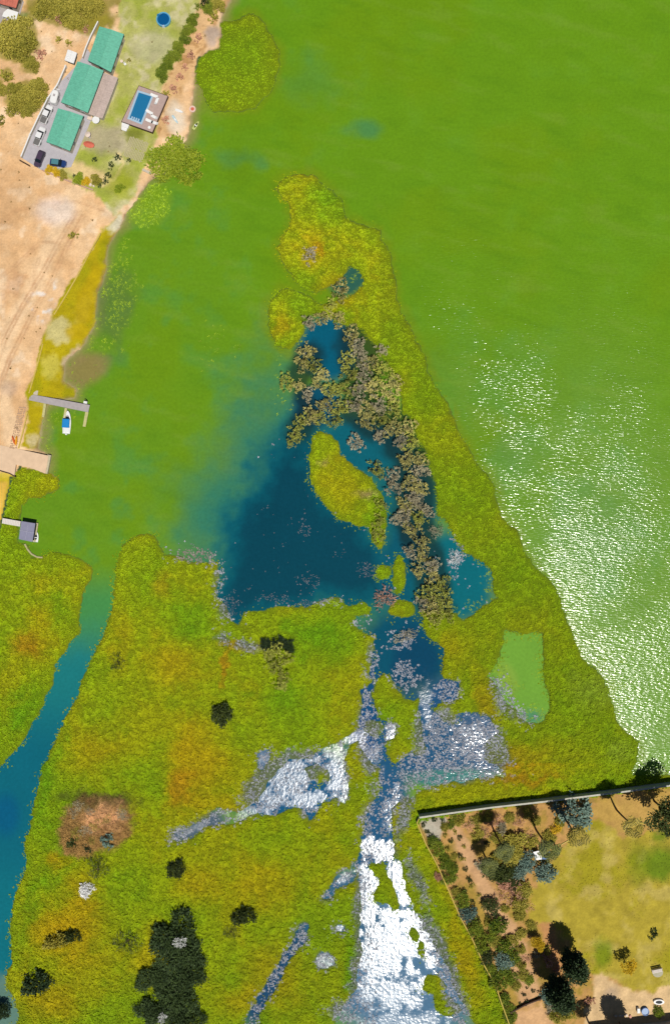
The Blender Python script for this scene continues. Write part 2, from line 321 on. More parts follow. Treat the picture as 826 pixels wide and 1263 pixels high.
def water_colour(px, py, F):
    qx, qy = px, py
    n1 = fbm(px, py, 90, 4, 41); n2 = fbm(px, py, 30, 4, 42)
    k = 1.6
    c = np.tile(A(108, 155, 24, k)[None, :], (px.size, 1))
    c = over(c, A(108, 153, 34, k), sstep(380, 100, px + 40 * n1) * .7)
    c = over(c, A(116, 152, 14, k), sstep(0, .7, n1) * .5)
    c = over(c, A(82, 146, 60, k), sstep(.1, .8, n2 - n1 * .3) * sstep(520, 120, px) * .5)
    for (x, y, rx, ry, w) in [(300,195,40,20,.5),(453,160,26,14,.6),(380,100,60,40,.2),(330,470,60,90,.6),(250,610,80,60,.35),(560,480,200,100,.15),(745,660,90,120,.28),(640,560,60,60,.2)]:
        c = over(c, A(60, 134, 92, k), sstep(-.1, .9, ell(qx, qy, x, y, rx, ry) / min(rx, ry) + n2 * .5) * w)
    c = over(c, A(122, 146, 22, k), sstep(-13, -1, F['marsh'] + n2 * 5) * .65 * ((py < 470) | (px > 560)))
    lane = fbm(px * .35 + py * .12, py * 1.3 - px * .35, 16, 4, 44)
    c = over(c, A(126, 162, 52, k), sstep(.15, .9, lane) * .35)
    c = over(c, A(88, 136, 22, k), sstep(.15, .9, -lane) * .3)
    c = over(c, A(124, 164, 84, k), sstep(-30, 90, ell(px + n2 * 20, py, 760, 720, 150, 330, -8)) * .3)  # pale sheen of the glittering waves, put into the lake colour
    # turbid shallows along the left shore
    sh = F['land']
    c = over(c, A(150, 146, 84, k), sstep(-16, -1, sh + n2 * 7) * .8)
    c = over(c, A(190, 170, 130, k), sstep(-3.5, 1, sh + n2 * 2) * .7)
    c = over(c, A(96, 124, 60, k), sstep(-4, 14, ell(qx, qy, 144, 375, 26, 60, 10) + n2 * 12) * .7)
    c = over(c, A(128, 162, 30, k), sstep(-4, 8, poly_sd(px, py, M_DROWN) + n2 * 6) * .7)
    c = over(c, A(160, 128, 88, k), sstep(-4, 12, ell(qx, qy, 108, 455, 30, 22, -30) + n2 * 4) * .7)
    # deep clear water: teal towards blue
    d = F['deep'] + n2 * 12
    T = sstep(-110, -5, d)
    c = over(c, A(40, 122, 110, k), T * .9)
    c = over(c, A(6, 94, 110, k), sstep(-34, 4, d))
    c = over(c, A(2, 70, 88, k), sstep(-8, 22, d) * .95)
    for (x, y, rx, ry, a, col, w) in [(405,432,40,46,0,(10,94,120),1),(430,345,30,26,0,(34,92,88),.9),(455,550,64,42,20,(16,100,116),1),(390,500,36,26,0,(16,84,110),1),(500,620,50,60,0,(26,104,110),1),(500,700,40,60,0,(14,92,112),1),
                                      (560,710,60,64,0,(14,110,122),1),(500,800,70,54,0,(6,84,108),1),(510,820,28,60,0,(2,68,100),.8),(360,970,90,60,0,(24,92,134),1),(520,910,110,60,0,(26,88,128),1),
                                      (470,1030,46,110,0,(30,90,130),1),(500,1190,110,120,0,(84,124,156),1),(420,1130,60,60,0,(56,104,136),1),(340,1200,70,80,0,(34,78,112),1),(235,1025,50,24,-20,(84,104,120),1),(450,860,30,50,0,(20,80,124),1),(555,855,34,30,0,(30,84,126),1),(600,915,40,50,0,(60,96,130),1),(448,905,20,40,0,(24,80,130),1),(325,935,20,20,0,(90,120,150),1),(560,965,60,14,0,(50,126,122),1)]:
        e = ell(px + n2 * 6, py + n1 * 6, x, y, rx, ry, a) / min(rx, ry)
        c = over(c, A(*col, k), sstep(-.12, .34, e) * w)
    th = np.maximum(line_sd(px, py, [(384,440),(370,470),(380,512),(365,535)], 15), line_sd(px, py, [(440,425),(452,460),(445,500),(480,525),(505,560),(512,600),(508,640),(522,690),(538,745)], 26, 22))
    c = over(c, A(24, 40, 36, k), sstep(-8, 8, th + n2 * 8) * .75)  # dark water under the thicket, with the shrubs' shade put into the colour
    lg = F['lagoon']
    c = over(c, A(118, 170, 58, k), sstep(-14, 0, lg))
    c = over(c, A(70, 140, 110, k), sstep(-2, 12, ell(px, py, 655, 885, 22, 14, 0)) * .8)
    c = over(c, A(150, 178, 70, k), sstep(-2, 8, ell(px, py, 625, 835, 14, 26, -25)) * .5)
    # river
    rv = line_sd(px, py, [(128,690),(126,740),(105,790),(80,860),(50,920),(20,990),(8,1060),(-4,1140),(-10,1300)], 34, 44)
    rw = sstep(-16, -4, rv)
    c = over(c, A(74, 148, 78, k), rw * sstep(690, 745, py))
    c = over(c, A(26, 124, 130, k), rw * sstep(745, 830, py + n2 * 10) * .95)
    c = over(c, A(14, 102, 124, k), rw * sstep(840, 930, py + n2 * 10) * .85)
    c = over(c, A(6, 90, 134, k), rw * sstep(-2, 14, ell(px, py, 8, 1005, 22, 34)) * .7)
    c = over(c, A(20, 118, 132, k), rw * sstep(1040, 1110, py) * .9)
    c = over(c, A(110, 140, 120, k), rw * sstep(1195, 1212, py + n2 * 6) * .8)
    c *= (1 + 0.05 * n2)[:, None]
    return np.clip(c, 0.001, 0.8)

def axis(lo, hi, step, far, n_far=22):
    core = np.arange(lo, hi + step * .5, step)
    g = np.geomspace(step, far, n_far)
    return np.concatenate([(lo - np.cumsum(g))[::-1], core, core[-1] + np.cumsum(g)])

def grid_mesh(name, xs, ys, z, col, extra, mat):
    nx, ny = len(xs), len(ys)
    X, Y = np.meshgrid(xs, ys)
    co = np.stack([X.ravel(), Y.ravel(), z], 1).astype(np.float32)
    i = np.arange((ny - 1) * (nx - 1)); r = i // (nx - 1); c = i % (nx - 1); a = r * nx + c
    q = np.stack([a, a + 1, a + nx + 1, a + nx], 1).astype(np.int32)
    me = bpy.data.meshes.new(name)
    me.vertices.add(len(co)); me.vertices.foreach_set('co', co.ravel())
    me.loops.add(q.size); me.loops.foreach_set('vertex_index', q.ravel())
    me.polygons.add(len(q)); me.polygons.foreach_set('loop_start', np.arange(0, q.size, 4, dtype=np.int32))
    me.polygons.foreach_set('use_smooth', np.ones(len(q), bool))
    me.update()
    at = me.attributes.new('tone', 'FLOAT_COLOR', 'POINT')
    c4 = np.ones((len(co), 4), np.float32); c4[:, :3] = col; at.data.foreach_set('color', c4.ravel())
    for k2, v in extra.items():
        at = me.attributes.new(k2, 'FLOAT', 'POINT'); at.data.foreach_set('value', v.astype(np.float32))
    me.materials.append(mat)
    o = bpy.data.objects.new(name, me); COL.objects.link(o); o['kind'] = 'structure'
    return o

# ------------------------------------------------------------------ materials
def newmat(name):
    m = bpy.data.materials.new(name); m.use_nodes = True
    nt = m.node_tree; return m, nt, nt.nodes['Principled BSDF']
def N(nt, typ, **kw):
    n = nt.nodes.new(typ)
    for k, v in kw.items(): setattr(n, k, v)
    return n
def set_spec(b, v):
    b.inputs['Specular IOR Level'].default_value = v

def mat_ground():
    m, nt, b = newmat('ground'); L = nt.links.new
    at = N(nt, 'ShaderNodeAttribute', attribute_name='tone')
    geo = N(nt, 'ShaderNodeNewGeometry')
    n1 = N(nt, 'ShaderNodeTexNoise'); n1.inputs['Scale'].default_value = 1.7; n1.inputs['Detail'].default_value = 5; n1.inputs['Roughness'].default_value = .7
    n2 = N(nt, 'ShaderNodeTexNoise'); n2.inputs['Scale'].default_value = .35; n2.inputs['Detail'].default_value = 4
    L(geo.outputs['Position'], n1.inputs['Vector']); L(geo.outputs['Position'], n2.inputs['Vector'])
    mr = N(nt, 'ShaderNodeMapRange'); mr.inputs[1].default_value = .25; mr.inputs[2].default_value = .75; mr.inputs[3].default_value = .85; mr.inputs[4].default_value = 1.15
    L(n1.outputs[0], mr.inputs[0])
    mr2 = N(nt, 'ShaderNodeMapRange'); mr2.inputs[1].default_value = .3; mr2.inputs[2].default_value = .7; mr2.inputs[3].default_value = .88; mr2.inputs[4].default_value = 1.12
    L(n2.outputs[0], mr2.inputs[0])
    mu = N(nt, 'ShaderNodeMath', operation='MULTIPLY'); L(mr.outputs[0], mu.inputs[0]); L(mr2.outputs[0], mu.inputs[1])
    hs = N(nt, 'ShaderNodeHueSaturation'); L(at.outputs['Color'], hs.inputs['Color']); L(mu.outputs[0], hs.inputs['Value'])
    L(hs.outputs[0], b.inputs['Base Color']); b.inputs['Roughness'].default_value = .95; set_spec(b, .15)
    bp = N(nt, 'ShaderNodeBump'); bp.inputs['Distance'].default_value = .25; bp.inputs['Strength'].default_value = .8
    L(n1.outputs[0], bp.inputs['Height']); L(bp.outputs[0], b.inputs['Normal'])
    return m

def mat_water():
    m, nt, b = newmat('water'); L = nt.links.new
    at = N(nt, 'ShaderNodeAttribute', attribute_name='tone')
    wv = N(nt, 'ShaderNodeAttribute', attribute_name='wave')
    rp = N(nt, 'ShaderNodeAttribute', attribute_name='still')
    geo = N(nt, 'ShaderNodeNewGeometry')
    n0 = N(nt, 'ShaderNodeTexNoise'); n0.inputs['Scale'].default_value = 1.3; n0.inputs['Detail'].default_value = 5; n0.inputs['Roughness'].default_value = .65
    L(geo.outputs['Position'], n0.inputs['Vector'])
    mr = N(nt, 'ShaderNodeMapRange'); mr.inputs[1].default_value = .3; mr.inputs[2].default_value = .7; mr.inputs[3].default_value = .90; mr.inputs[4].default_value = 1.10
    L(n0.outputs[0], mr.inputs[0])
    hs = N(nt, 'ShaderNodeHueSaturation'); L(at.outputs['Color'], hs.inputs['Color']); L(mr.outputs[0], hs.inputs['Value'])
    L(hs.outputs[0], b.inputs['Base Color'])
    sc = N(nt, 'ShaderNodeAttribute', attribute_name='scum')
    ir = N(nt, 'ShaderNodeMapRange'); ir.inputs[1].default_value = 0; ir.inputs[2].default_value = 1; ir.inputs[3].default_value = 1.34; ir.inputs[4].default_value = 1.6
    L(sc.outputs['Fac'], ir.inputs[0]); L(ir.outputs[0], b.inputs['IOR'])      # algae scum on the shallow channels is glossier than clean water
    set_spec(b, .5)
    # wind waves: short crests lying across the wind
    mp = N(nt, 'ShaderNodeMapping'); mp.inputs['Rotation'].default_value = (0, 0, math.radians(25)); mp.inputs['Scale'].default_value = (.38, 1.15, 1)
    L(geo.outputs['Position'], mp.inputs['Vector'])
    w1 = N(nt, 'ShaderNodeTexNoise'); w1.inputs['Scale'].default_value = 2.1; w1.inputs['Detail'].default_value = 2.0; w1.inputs['Roughness'].default_value = .5
    L(mp.outputs[0], w1.inputs['Vector'])
    # gusts: patches of rougher and calmer water
    gu = N(nt, 'ShaderNodeTexNoise'); gu.inputs['Scale'].default_value = .045; gu.inputs['Detail'].default_value = 3; gu.inputs['Roughness'].default_value = .6
    L(geo.outputs['Position'], gu.inputs['Vector'])
    gr = N(nt, 'ShaderNodeMapRange'); gr.inputs[1].default_value = .35; gr.inputs[2].default_value = .62; gr.inputs[3].default_value = .5; gr.inputs[4].default_value = 1.2
    L(gu.outputs[0], gr.inputs[0])
    h = N(nt, 'ShaderNodeMath', operation='MULTIPLY'); L(w1.outputs[0], h.inputs[0]); L(gr.outputs[0], h.inputs[1])
    h2 = N(nt, 'ShaderNodeMath', operation='MULTIPLY'); L(h.outputs[0], h2.inputs[0]); L(wv.outputs['Fac'], h2.inputs[1])
    # fine ripple on the ponds and channels
    w2 = N(nt, 'ShaderNodeTexNoise'); w2.inputs['Scale'].default_value = 1.3; w2.inputs['Detail'].default_value = 3.0
    L(geo.outputs['Position'], w2.inputs['Vector'])
    h3 = N(nt, 'ShaderNodeMath', operation='MULTIPLY'); L(w2.outputs[0], h3.inputs[0]); L(rp.outputs['Fac'], h3.inputs[1])
    ad = N(nt, 'ShaderNodeMath', operation='ADD'); L(h2.outputs[0], ad.inputs[0]); L(h3.outputs[0], ad.inputs[1])
    bp = N(nt, 'ShaderNodeBump'); bp.inputs['Distance'].default_value = 1.0; bp.inputs['Strength'].default_value = 1.0
    L(ad.outputs[0], bp.inputs['Height']); L(bp.outputs[0], b.inputs['Normal'])
    ro = N(nt, 'ShaderNodeAttribute', attribute_name='rough'); L(ro.outputs['Fac'], b.inputs['Roughness'])
    return m

MATS = {}
def M(name, rgb, rough=.7, spec=.3, var=.10, scale=2.0, bump=0.0, metal=0.0, k=K):
    if name in MATS: return MATS[name]
    m, nt, b = newmat(name); L = nt.links.new
    tc = N(nt, 'ShaderNodeTexCoord')
    n = N(nt, 'ShaderNodeTexNoise'); n.inputs['Scale'].default_value = scale; n.inputs['Detail'].default_value = 4
    L(tc.outputs['Object'], n.inputs['Vector'])
    mr = N(nt, 'ShaderNodeMapRange'); mr.inputs[1].default_value = .3; mr.inputs[2].default_value = .7; mr.inputs[3].default_value = 1 - var; mr.inputs[4].default_value = 1 + var
    L(n.outputs[0], mr.inputs[0])
    hs = N(nt, 'ShaderNodeHueSaturation'); hs.inputs['Color'].default_value = A4(*rgb, k); L(mr.outputs[0], hs.inputs['Value'])
    L(hs.outputs[0], b.inputs['Base Color'])
    b.inputs['Roughness'].default_value = rough; set_spec(b, spec); b.inputs['Metallic'].default_value = metal
    if bump:
        bp = N(nt, 'ShaderNodeBump'); bp.inputs['Distance'].default_value = bump; L(n.outputs[0], bp.inputs['Height']); L(bp.outputs[0], b.inputs['Normal'])
    MATS[name] = m; return m

def mat_leaf(name, c1, c2, k=1.0, transl=.35):
    "foliage: two leaf colours mixed leaf by leaf and crown by crown"
    if name in MATS: return MATS[name]
    m, nt, b = newmat(name); L = nt.links.new
    at = N(nt, 'ShaderNodeAttribute', attribute_name='leafrand')
    oi = N(nt, 'ShaderNodeObjectInfo')
    ad = N(nt, 'ShaderNodeMath', operation='MULTIPLY_ADD'); L(oi.outputs['Random'], ad.inputs[0]); ad.inputs[1].default_value = .35; L(at.outputs['Fac'], ad.inputs[2])
    sb = N(nt, 'ShaderNodeMath', operation='SUBTRACT'); L(ad.outputs[0], sb.inputs[0]); sb.inputs[1].default_value = .17; sb.use_clamp = True
    mx = N(nt, 'ShaderNodeMix', data_type='RGBA'); mx.inputs[6].default_value = A4(*c1, k); mx.inputs[7].default_value = A4(*c2, k)
    L(sb.outputs[0], mx.inputs[0]); L(mx.outputs[2], b.inputs['Base Color'])
    b.inputs['Roughness'].default_value = .6; set_spec(b, .25)
    MATS[name] = m; return m

def mat_reed(name, transl=.3, gain=1.0):
    m, nt, b = newmat(name); L = nt.links.new
    at = N(nt, 'ShaderNodeAttribute', attribute_name='tint', attribute_type='INSTANCER')
    lr = N(nt, 'ShaderNodeAttribute', attribute_name='leafrand')
    mr = N(nt, 'ShaderNodeMapRange'); mr.inputs[3].default_value = .82 * gain; mr.inputs[4].default_value = 1.18 * gain
    L(lr.outputs['Fac'], mr.inputs[0])
    hs = N(nt, 'ShaderNodeHueSaturation'); L(at.outputs['Color'], hs.inputs['Color']); L(mr.outputs[0], hs.inputs['Value'])
    L(hs.outputs[0], b.inputs['Base Color'])
    b.inputs['Roughness'].default_value = .65; set_spec(b, .2)
    return m

# ------------------------------------------------------------------ the ground and the water
xs = axis(-96, 96, 0.40, 700); ys = axis(-141, 141, 0.40, 700)
X, Y = np.meshgrid(xs, ys); px = (X.ravel() / S + CX); py = (CY - Y.ravel() / S)
F = fields(px, py)
tcol, mweight = terrain_colour(px, py, F)
zl = np.where(F['land'] > 0, 0.02 + 1.0 * sstep(0, 26, F['land']), np.maximum(-1.3, F['land'] * 0.03))
lump = fbm(px, py, 9, 3, 51)
zm = np.where(F['marsh'] > 0, 0.10 * sstep(0, 3, F['marsh']) + 0.10 + 0.10 * lump * sstep(0, 8, F['marsh']), np.maximum(-1.3, 0.05 + F['marsh'] * 0.10))
Z = np.maximum(zl, zm) + fbm(px, py, 5, 2, 52) * .02
Z = np.where(F['orch'] > -0.5, 0.45 + 0.05 * fbm(px, py, 30, 2, 53), Z)
far = (px < -90) | (px > 930) | (py < -90) | (py > 1360)
Z = np.where(far & (Z < 0.05), -1.3, Z)
ground = grid_mesh('ground', xs, ys, Z, tcol, {}, mat_ground())
xw = axis(-94, 94, 0.5, 700); yw = axis(-139, 139, 0.5, 700)
Xw, Yw = np.meshgrid(xw, yw); pxw = (Xw.ravel() / S + CX); pyw = (CY - Yw.ravel() / S)
Fw = fields(pxw, pyw)
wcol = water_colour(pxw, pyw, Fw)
# open lake to the east is windy, the bay to the west is sheltered, the marsh ponds are still
ridge = np.interp(pyw, [0, 230, 330, 450, 560, 640, 720, 820, 920, 1000], [470, 420, 475, 520, 575, 615, 675, 710, 770, 800])
openw = sstep(-34, 14, pxw - ridge)
wave = 0.015 + (.055 + .048 * sstep(0, 60, pxw - ridge)) * openw * sstep(-60, 700, pyw) + 0.012 * openw
zn = np.zeros(pxw.size); wn = fbm(pxw, pyw, 8, 4, 71)
for (x_, y_, rx_, ry_, a_, w_) in [(352,962,36,22,-35,1.1),(372,985,30,12,0,1),(414,950,16,36,0,1),(330,988,20,14,0,1),(300,1003,24,8,-12,.8),(440,915,14,16,0,.6),(482,901,7,12,0,.9),(466,1050,26,14,15,1),(492,1085,14,30,-25,1),(455,1115,16,50,0,1),(470,1170,40,60,0,1),(510,1150,30,40,0,.85),(480,1225,50,30,0,.6),(490,1262,60,18,0,.45),
        (398,1183,12,12,0,.7),(418,1145,8,6,0,.6),(424,1080,12,8,-40,.45),(525,870,12,30,0,.35),(585,905,30,24,0,.25),(325,935,7,13,25,.45),(455,930,14,22,0,.35),(485,1000,12,30,10,.3),(240,1022,26,8,-20,.6),(545,1160,10,60,-22,.35)]:
    zn = np.maximum(zn, w_ * sstep(-.55, .75, ell(pxw, pyw, x_, y_, rx_, ry_, a_) / min(rx_, ry_) + wn * .75))
stillw = 0.012 + 0.085 * zn * (1 - openw)
wave = wave * (1 - .8 * sstep(.02, .06, stillw))
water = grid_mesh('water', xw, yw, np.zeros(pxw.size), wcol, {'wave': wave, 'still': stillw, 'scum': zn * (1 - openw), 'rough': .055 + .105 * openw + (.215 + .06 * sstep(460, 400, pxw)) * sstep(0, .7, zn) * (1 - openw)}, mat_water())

# height of the ground under a point
def ground_z(pxx, pyy):
    x = (pxx - CX) * S; y = (CY - pyy) * S
    i = min(max(np.searchsorted(xs, x), 0), len(xs) - 1); j = min(max(np.searchsorted(ys, y), 0), len(ys) - 1)
    return float(max(Z[j * len(xs) + i], -0.15))

#PART2
# ------------------------------------------------------------------ helpers for things and parts
def obj(name, bm, mat, parent=None, local=False, smooth=False):
    me = bpy.data.meshes.new(name); bm.normal_update(); bm.to_mesh(me); bm.free()
    if smooth: me.polygons.foreach_set('use_smooth', [True] * len(me.polygons))
    me.materials.append(mat)
    return objm(name, me, parent, local)
def objm(name, me, parent=None, local=False):
    o = bpy.data.objects.new(name, me); COL.objects.link(o)
    if parent is not None:
        o.parent = parent
        if not local and parent.type == 'EMPTY': o.matrix_parent_inverse = Matrix.Translation(-Vector(parent.location))
    return o
def thing(name, label, cat, loc, rz=0.0, group=None, sc=None):
    o = bpy.data.objects.new(name, None); COL.objects.link(o); o.location = loc; o.rotation_euler = (0, 0, rz)
    o.empty_display_size = .2
    if sc is not None: o.scale = sc
    return tag(o, label, cat, group)
def tag(o, label, cat, group=None):
    o['label'] = label; o['category'] = cat
    if group: o['group'] = group
    return o
def stuff(o): o['kind'] = 'stuff'; return o
def struct(name, bm, mat): 
    o = obj(name, bm, mat); o['kind'] = 'structure'; return o
def prism(bm, pts, z0, z1, top=None):
    top = top or pts; n = len(pts)
    a = [bm.verts.new((p[0], p[1], z0)) for p in pts]; b = [bm.verts.new((p[0], p[1], z1)) for p in top]
    bm.faces.new(a[::-1]); bm.faces.new(b)
    for i in range(n): bm.faces.new((a[i], a[(i + 1) % n], b[(i + 1) % n], b[i]))
    return bm
def ccw(pts):
    a = sum(pts[i][0] * pts[(i + 1) % len(pts)][1] - pts[(i + 1) % len(pts)][0] * pts[i][1] for i in range(len(pts)))
    return pts if a > 0 else pts[::-1]
def P2(pts, z): return ccw([tuple(W(x, y, z)[:2]) for x, y in pts])
def inset(pts, d):
    n = len(pts); out = []
    for i in range(n):
        p0 = Vector(pts[i - 1]); p1 = Vector(pts[i]); p2 = Vector(pts[(i + 1) % n])
        e1 = (p1 - p0).normalized(); e2 = (p2 - p1).normalized()
        n1 = Vector((-e1.y, e1.x)); n2 = Vector((-e2.y, e2.x)); m = (n1 + n2); m = m / max(.2, m.dot(n1)) 
        out.append(tuple(p1 + m * d))
    return out
def box(bm, c, s, rz=0.0, taper=1.0):
    x, y, z = s[0] / 2, s[1] / 2, s[2] / 2; R = Matrix.Rotation(rz, 3, 'Z'); C = Vector(c)
    v = [bm.verts.new(C + R @ Vector((sx * x * (taper if sz > 0 else 1), sy * y * (taper if sz > 0 else 1), sz * z))) for sz in (-1, 1) for sy in (-1, 1) for sx in (-1, 1)]
    for f in ((0,2,3,1),(4,5,7,6),(0,1,5,4),(1,3,7,5),(3,2,6,7),(2,0,4,6)): bm.faces.new([v[i] for i in f])
    return bm
def tube(bm, p0, p1, r0, r1=None, n=8, cap=True):
    r1 = r0 if r1 is None else r1; p0 = Vector(p0); p1 = Vector(p1); d = (p1 - p0).normalized()
    u = d.orthogonal().normalized(); w = d.cross(u)
    rings = []
    for p, r in ((p0, r0), (p1, r1)):
        rings.append([bm.verts.new(p + (u * math.cos(2 * math.pi * i / n) + w * math.sin(2 * math.pi * i / n)) * r) for i in range(n)])
    for i in range(n): bm.faces.new((rings[0][i], rings[0][(i + 1) % n], rings[1][(i + 1) % n], rings[1][i]))
    if cap: bm.faces.new(rings[0][::-1]); bm.faces.new(rings[1])
    return bm
def loft(bm, rings, closed_ends=True):
    R = [[bm.verts.new(p) for p in r] for r in rings]; n = len(R[0])
    for a, b in zip(R, R[1:]):
        for i in range(n): bm.faces.new((a[i], a[(i + 1) % n], b[(i + 1) % n], b[i]))
    if closed_ends: bm.faces.new(R[0][::-1]); bm.faces.new(R[-1])
    return bm
def disc(bm, c, rx, ry, z0, z1, n=24, rz=0.0, top=1.0):
    pts = [(math.cos(2 * math.pi * i / n), math.sin(2 * math.pi * i / n)) for i in range(n)]
    cs, sn = math.cos(rz), math.sin(rz)
    f = lambda k: [(c[0] + k * (x * rx * cs - y * ry * sn), c[1] + k * (x * rx * sn + y * ry * cs)) for x, y in pts]
    return prism(bm, f(1), z0, z1, f(top))
def ring(bm, c, ro, ri, z0, z1, n=28, sx=1.0):
    q = []
    for r, z in ((ro, z0), (ro, z1), (ri, z1), (ri, z0)):
        q.append([bm.verts.new((c[0] + sx * r * math.cos(2 * math.pi * i / n), c[1] + r * math.sin(2 * math.pi * i / n), z)) for i in range(n)])
    for k in range(4):
        a, b = q[k], q[(k + 1) % 4]
        for i in range(n): bm.faces.new((a[i], a[(i + 1) % n], b[(i + 1) % n], b[i]))
    return bm
B = bmesh.new

# ------------------------------------------------------------------ reeds and grasses (uncountable)
def raw_mesh(name, verts, faces, attr=None, mat=None):
    me = bpy.data.meshes.new(name); me.from_pydata(verts, [], faces); me.update()
    if attr is not None:
        a = me.attributes.new('leafrand', 'FLOAT', 'POINT'); a.data.foreach_set('value', np.array(attr, np.float32))
    if mat: me.materials.append(mat)
    return me
def tuft_mesh(name, n, h, spread, width, seed, mat, lean=(0, 0)):
    r = random.Random(seed); v = []; f = []; at = []
    for i in range(n):
        a = r.uniform(0, 2 * math.pi); hh = h * r.uniform(.6, 1.1); s = spread * r.uniform(.4, 1.1); w = width * r.uniform(.7, 1.3)
        bx, by = r.gauss(0, .14) * spread, r.gauss(0, .14) * spread
        dx, dy = math.cos(a), math.sin(a); ux, uy = -dy * w / 2, dx * w / 2
        b0 = len(v); k = r.random()
        for t, wz in ((0, .7), (.55, 1.0), (1.0, .0)):
            cx = bx + (dx * s + lean[0]) * t ** 1.6; cy = by + (dy * s + lean[1]) * t ** 1.6; cz = hh * (t - .28 * t * t)
            if wz > 0: v += [(cx - ux * wz, cy - uy * wz, cz), (cx + ux * wz, cy + uy * wz, cz)]; at += [k, k]
            else: v.append((cx, cy, cz)); at.append(k)
        f += [(b0, b0 + 1, b0 + 3, b0 + 2), (b0 + 2, b0 + 3, b0 + 4)]
    return raw_mesh(name, v, f, at, mat)
def scatter(name, pts, tint, scale, rot, proto_me):
    "one object: points with geometry nodes that stand a tuft on each"
    me = bpy.data.meshes.new(name); me.vertices.add(len(pts)); me.vertices.foreach_set('co', np.asarray(pts, np.float32).ravel())
    a = me.attributes.new('tint', 'FLOAT_COLOR', 'POINT'); c = np.ones((len(pts), 4), np.float32); c[:, :3] = tint; a.data.foreach_set('color', c.ravel())
    a = me.attributes.new('size', 'FLOAT', 'POINT'); a.data.foreach_set('value', scale.astype(np.float32))
    a = me.attributes.new('turn', 'FLOAT', 'POINT'); a.data.foreach_set('value', rot.astype(np.float32))
    o = bpy.data.objects.new(name, me); COL.objects.link(o)
    proto = bpy.data.objects.new(name + '_tuft', proto_me)
    ng = bpy.data.node_groups.new(name, 'GeometryNodeTree')
    ng.interface.new_socket('Geometry', in_out='INPUT', socket_type='NodeSocketGeometry')
    ng.interface.new_socket('Geometry', in_out='OUTPUT', socket_type='NodeSocketGeometry')
    gi = ng.nodes.new('NodeGroupInput'); go = ng.nodes.new('NodeGroupOutput')
    ip = ng.nodes.new('GeometryNodeInstanceOnPoints'); oi = ng.nodes.new('GeometryNodeObjectInfo'); oi.inputs[0].default_value = proto
    n1 = ng.nodes.new('GeometryNodeInputNamedAttribute'); n1.data_type = 'FLOAT'; n1.inputs[0].default_value = 'size'
    n2 = ng.nodes.new('GeometryNodeInputNamedAttribute'); n2.data_type = 'FLOAT'; n2.inputs[0].default_value = 'turn'
    cx = ng.nodes.new('ShaderNodeCombineXYZ')
    ng.links.new(gi.outputs[0], ip.inputs['Points']); ng.links.new(oi.outputs['Geometry'], ip.inputs['Instance'])
    ng.links.new(n1.outputs['Attribute'], ip.inputs['Scale']); ng.links.new(n2.outputs['Attribute'], cx.inputs[2]); ng.links.new(cx.outputs[0], ip.inputs['Rotation'])
    ng.links.new(ip.outputs[0], go.inputs[0])
    md = o.modifiers.new('tufts', 'NODES'); md.node_group = ng
    return stuff(o)
GSX = 0.40; gnx = len(xs)
def sample(arr, x, y):
    i = np.clip(np.searchsorted(xs, x), 0, len(xs) - 1); j = np.clip(np.searchsorted(ys, y), 0, len(ys) - 1)
    return arr[j * gnx + i]
def jitter_grid(step, seed):
    r = np.random.default_rng(seed)
    gx, gy = np.meshgrid(np.arange(-94, 94, step), np.arange(-140, 140, step))
    gx = gx.ravel() + r.uniform(-.5, .5, gx.size) * step; gy = gy.ravel() + r.uniform(-.5, .5, gy.size) * step
    return gx, gy, r
GAIN = 2.0
# living marsh grass
gx, gy, r_ = jitter_grid(.42, 5)
mwt = sample(mweight, gx, gy); mar = sample(F['marsh'], gx, gy); dead = sample(F['dead'], gx, gy)
gpx, gpy = gx / S + CX, CY - gy / S
lumpn = fbm(gpx * .7 + gpy * .7, gpy * 1.1 - gpx * .7, 4.5, 2, 61)
fringe = mar + 4.5 * fbm(gpx, gpy, 7, 3, 66) + r_.uniform(-1, 1, gx.size) * (4.5 + 7 * (sample(F['lagoon'], gx, gy) > -6)) - .2
lw_ = sample(F['land'], gx, gy); oq_ = sample(F['orch'], gx, gy)
keep = ((mwt > .5) | ((mar > -9) & (lw_ < 2) & (oq_ < 0))) & (fringe > -1.2) & (r_.random(gx.size) > sstep(-1, 8, dead + 3 * fbm(gpx, gpy, 6, 2, 62)) * .8) & (r_.random(gx.size) < .86 + .2 * lumpn)
keep &= ~((gpy > 580) & (gpy < 700) & (gpx < 12 - (gpy - 600) * .18))
x, y = gx[keep], gy[keep]; z = np.maximum(sample(Z, x, y), 0.02)
tint = sample(UNDER[0], x, y) * GAIN * (1 + .13 * r_.uniform(-1, 1, x.size))[:, None] * (1 + .14 * lumpn[keep])[:, None]
tint = np.clip(tint, .003, .8)
size = (1.0 + .25 * lumpn[keep]) * r_.uniform(.6, 1.3, x.size) * (.5 + .5 * sstep(-2, 8, mar[keep])) * np.where(gpy[keep] < 150, .6, 1)
scatter('marsh_grass', np.stack([x, y, z - .05], 1), tint, size, r_.uniform(0, 6.28, x.size), tuft_mesh('grass_tuft', 15, .62, .40, .11, 3, mat_reed('grass_blades')))
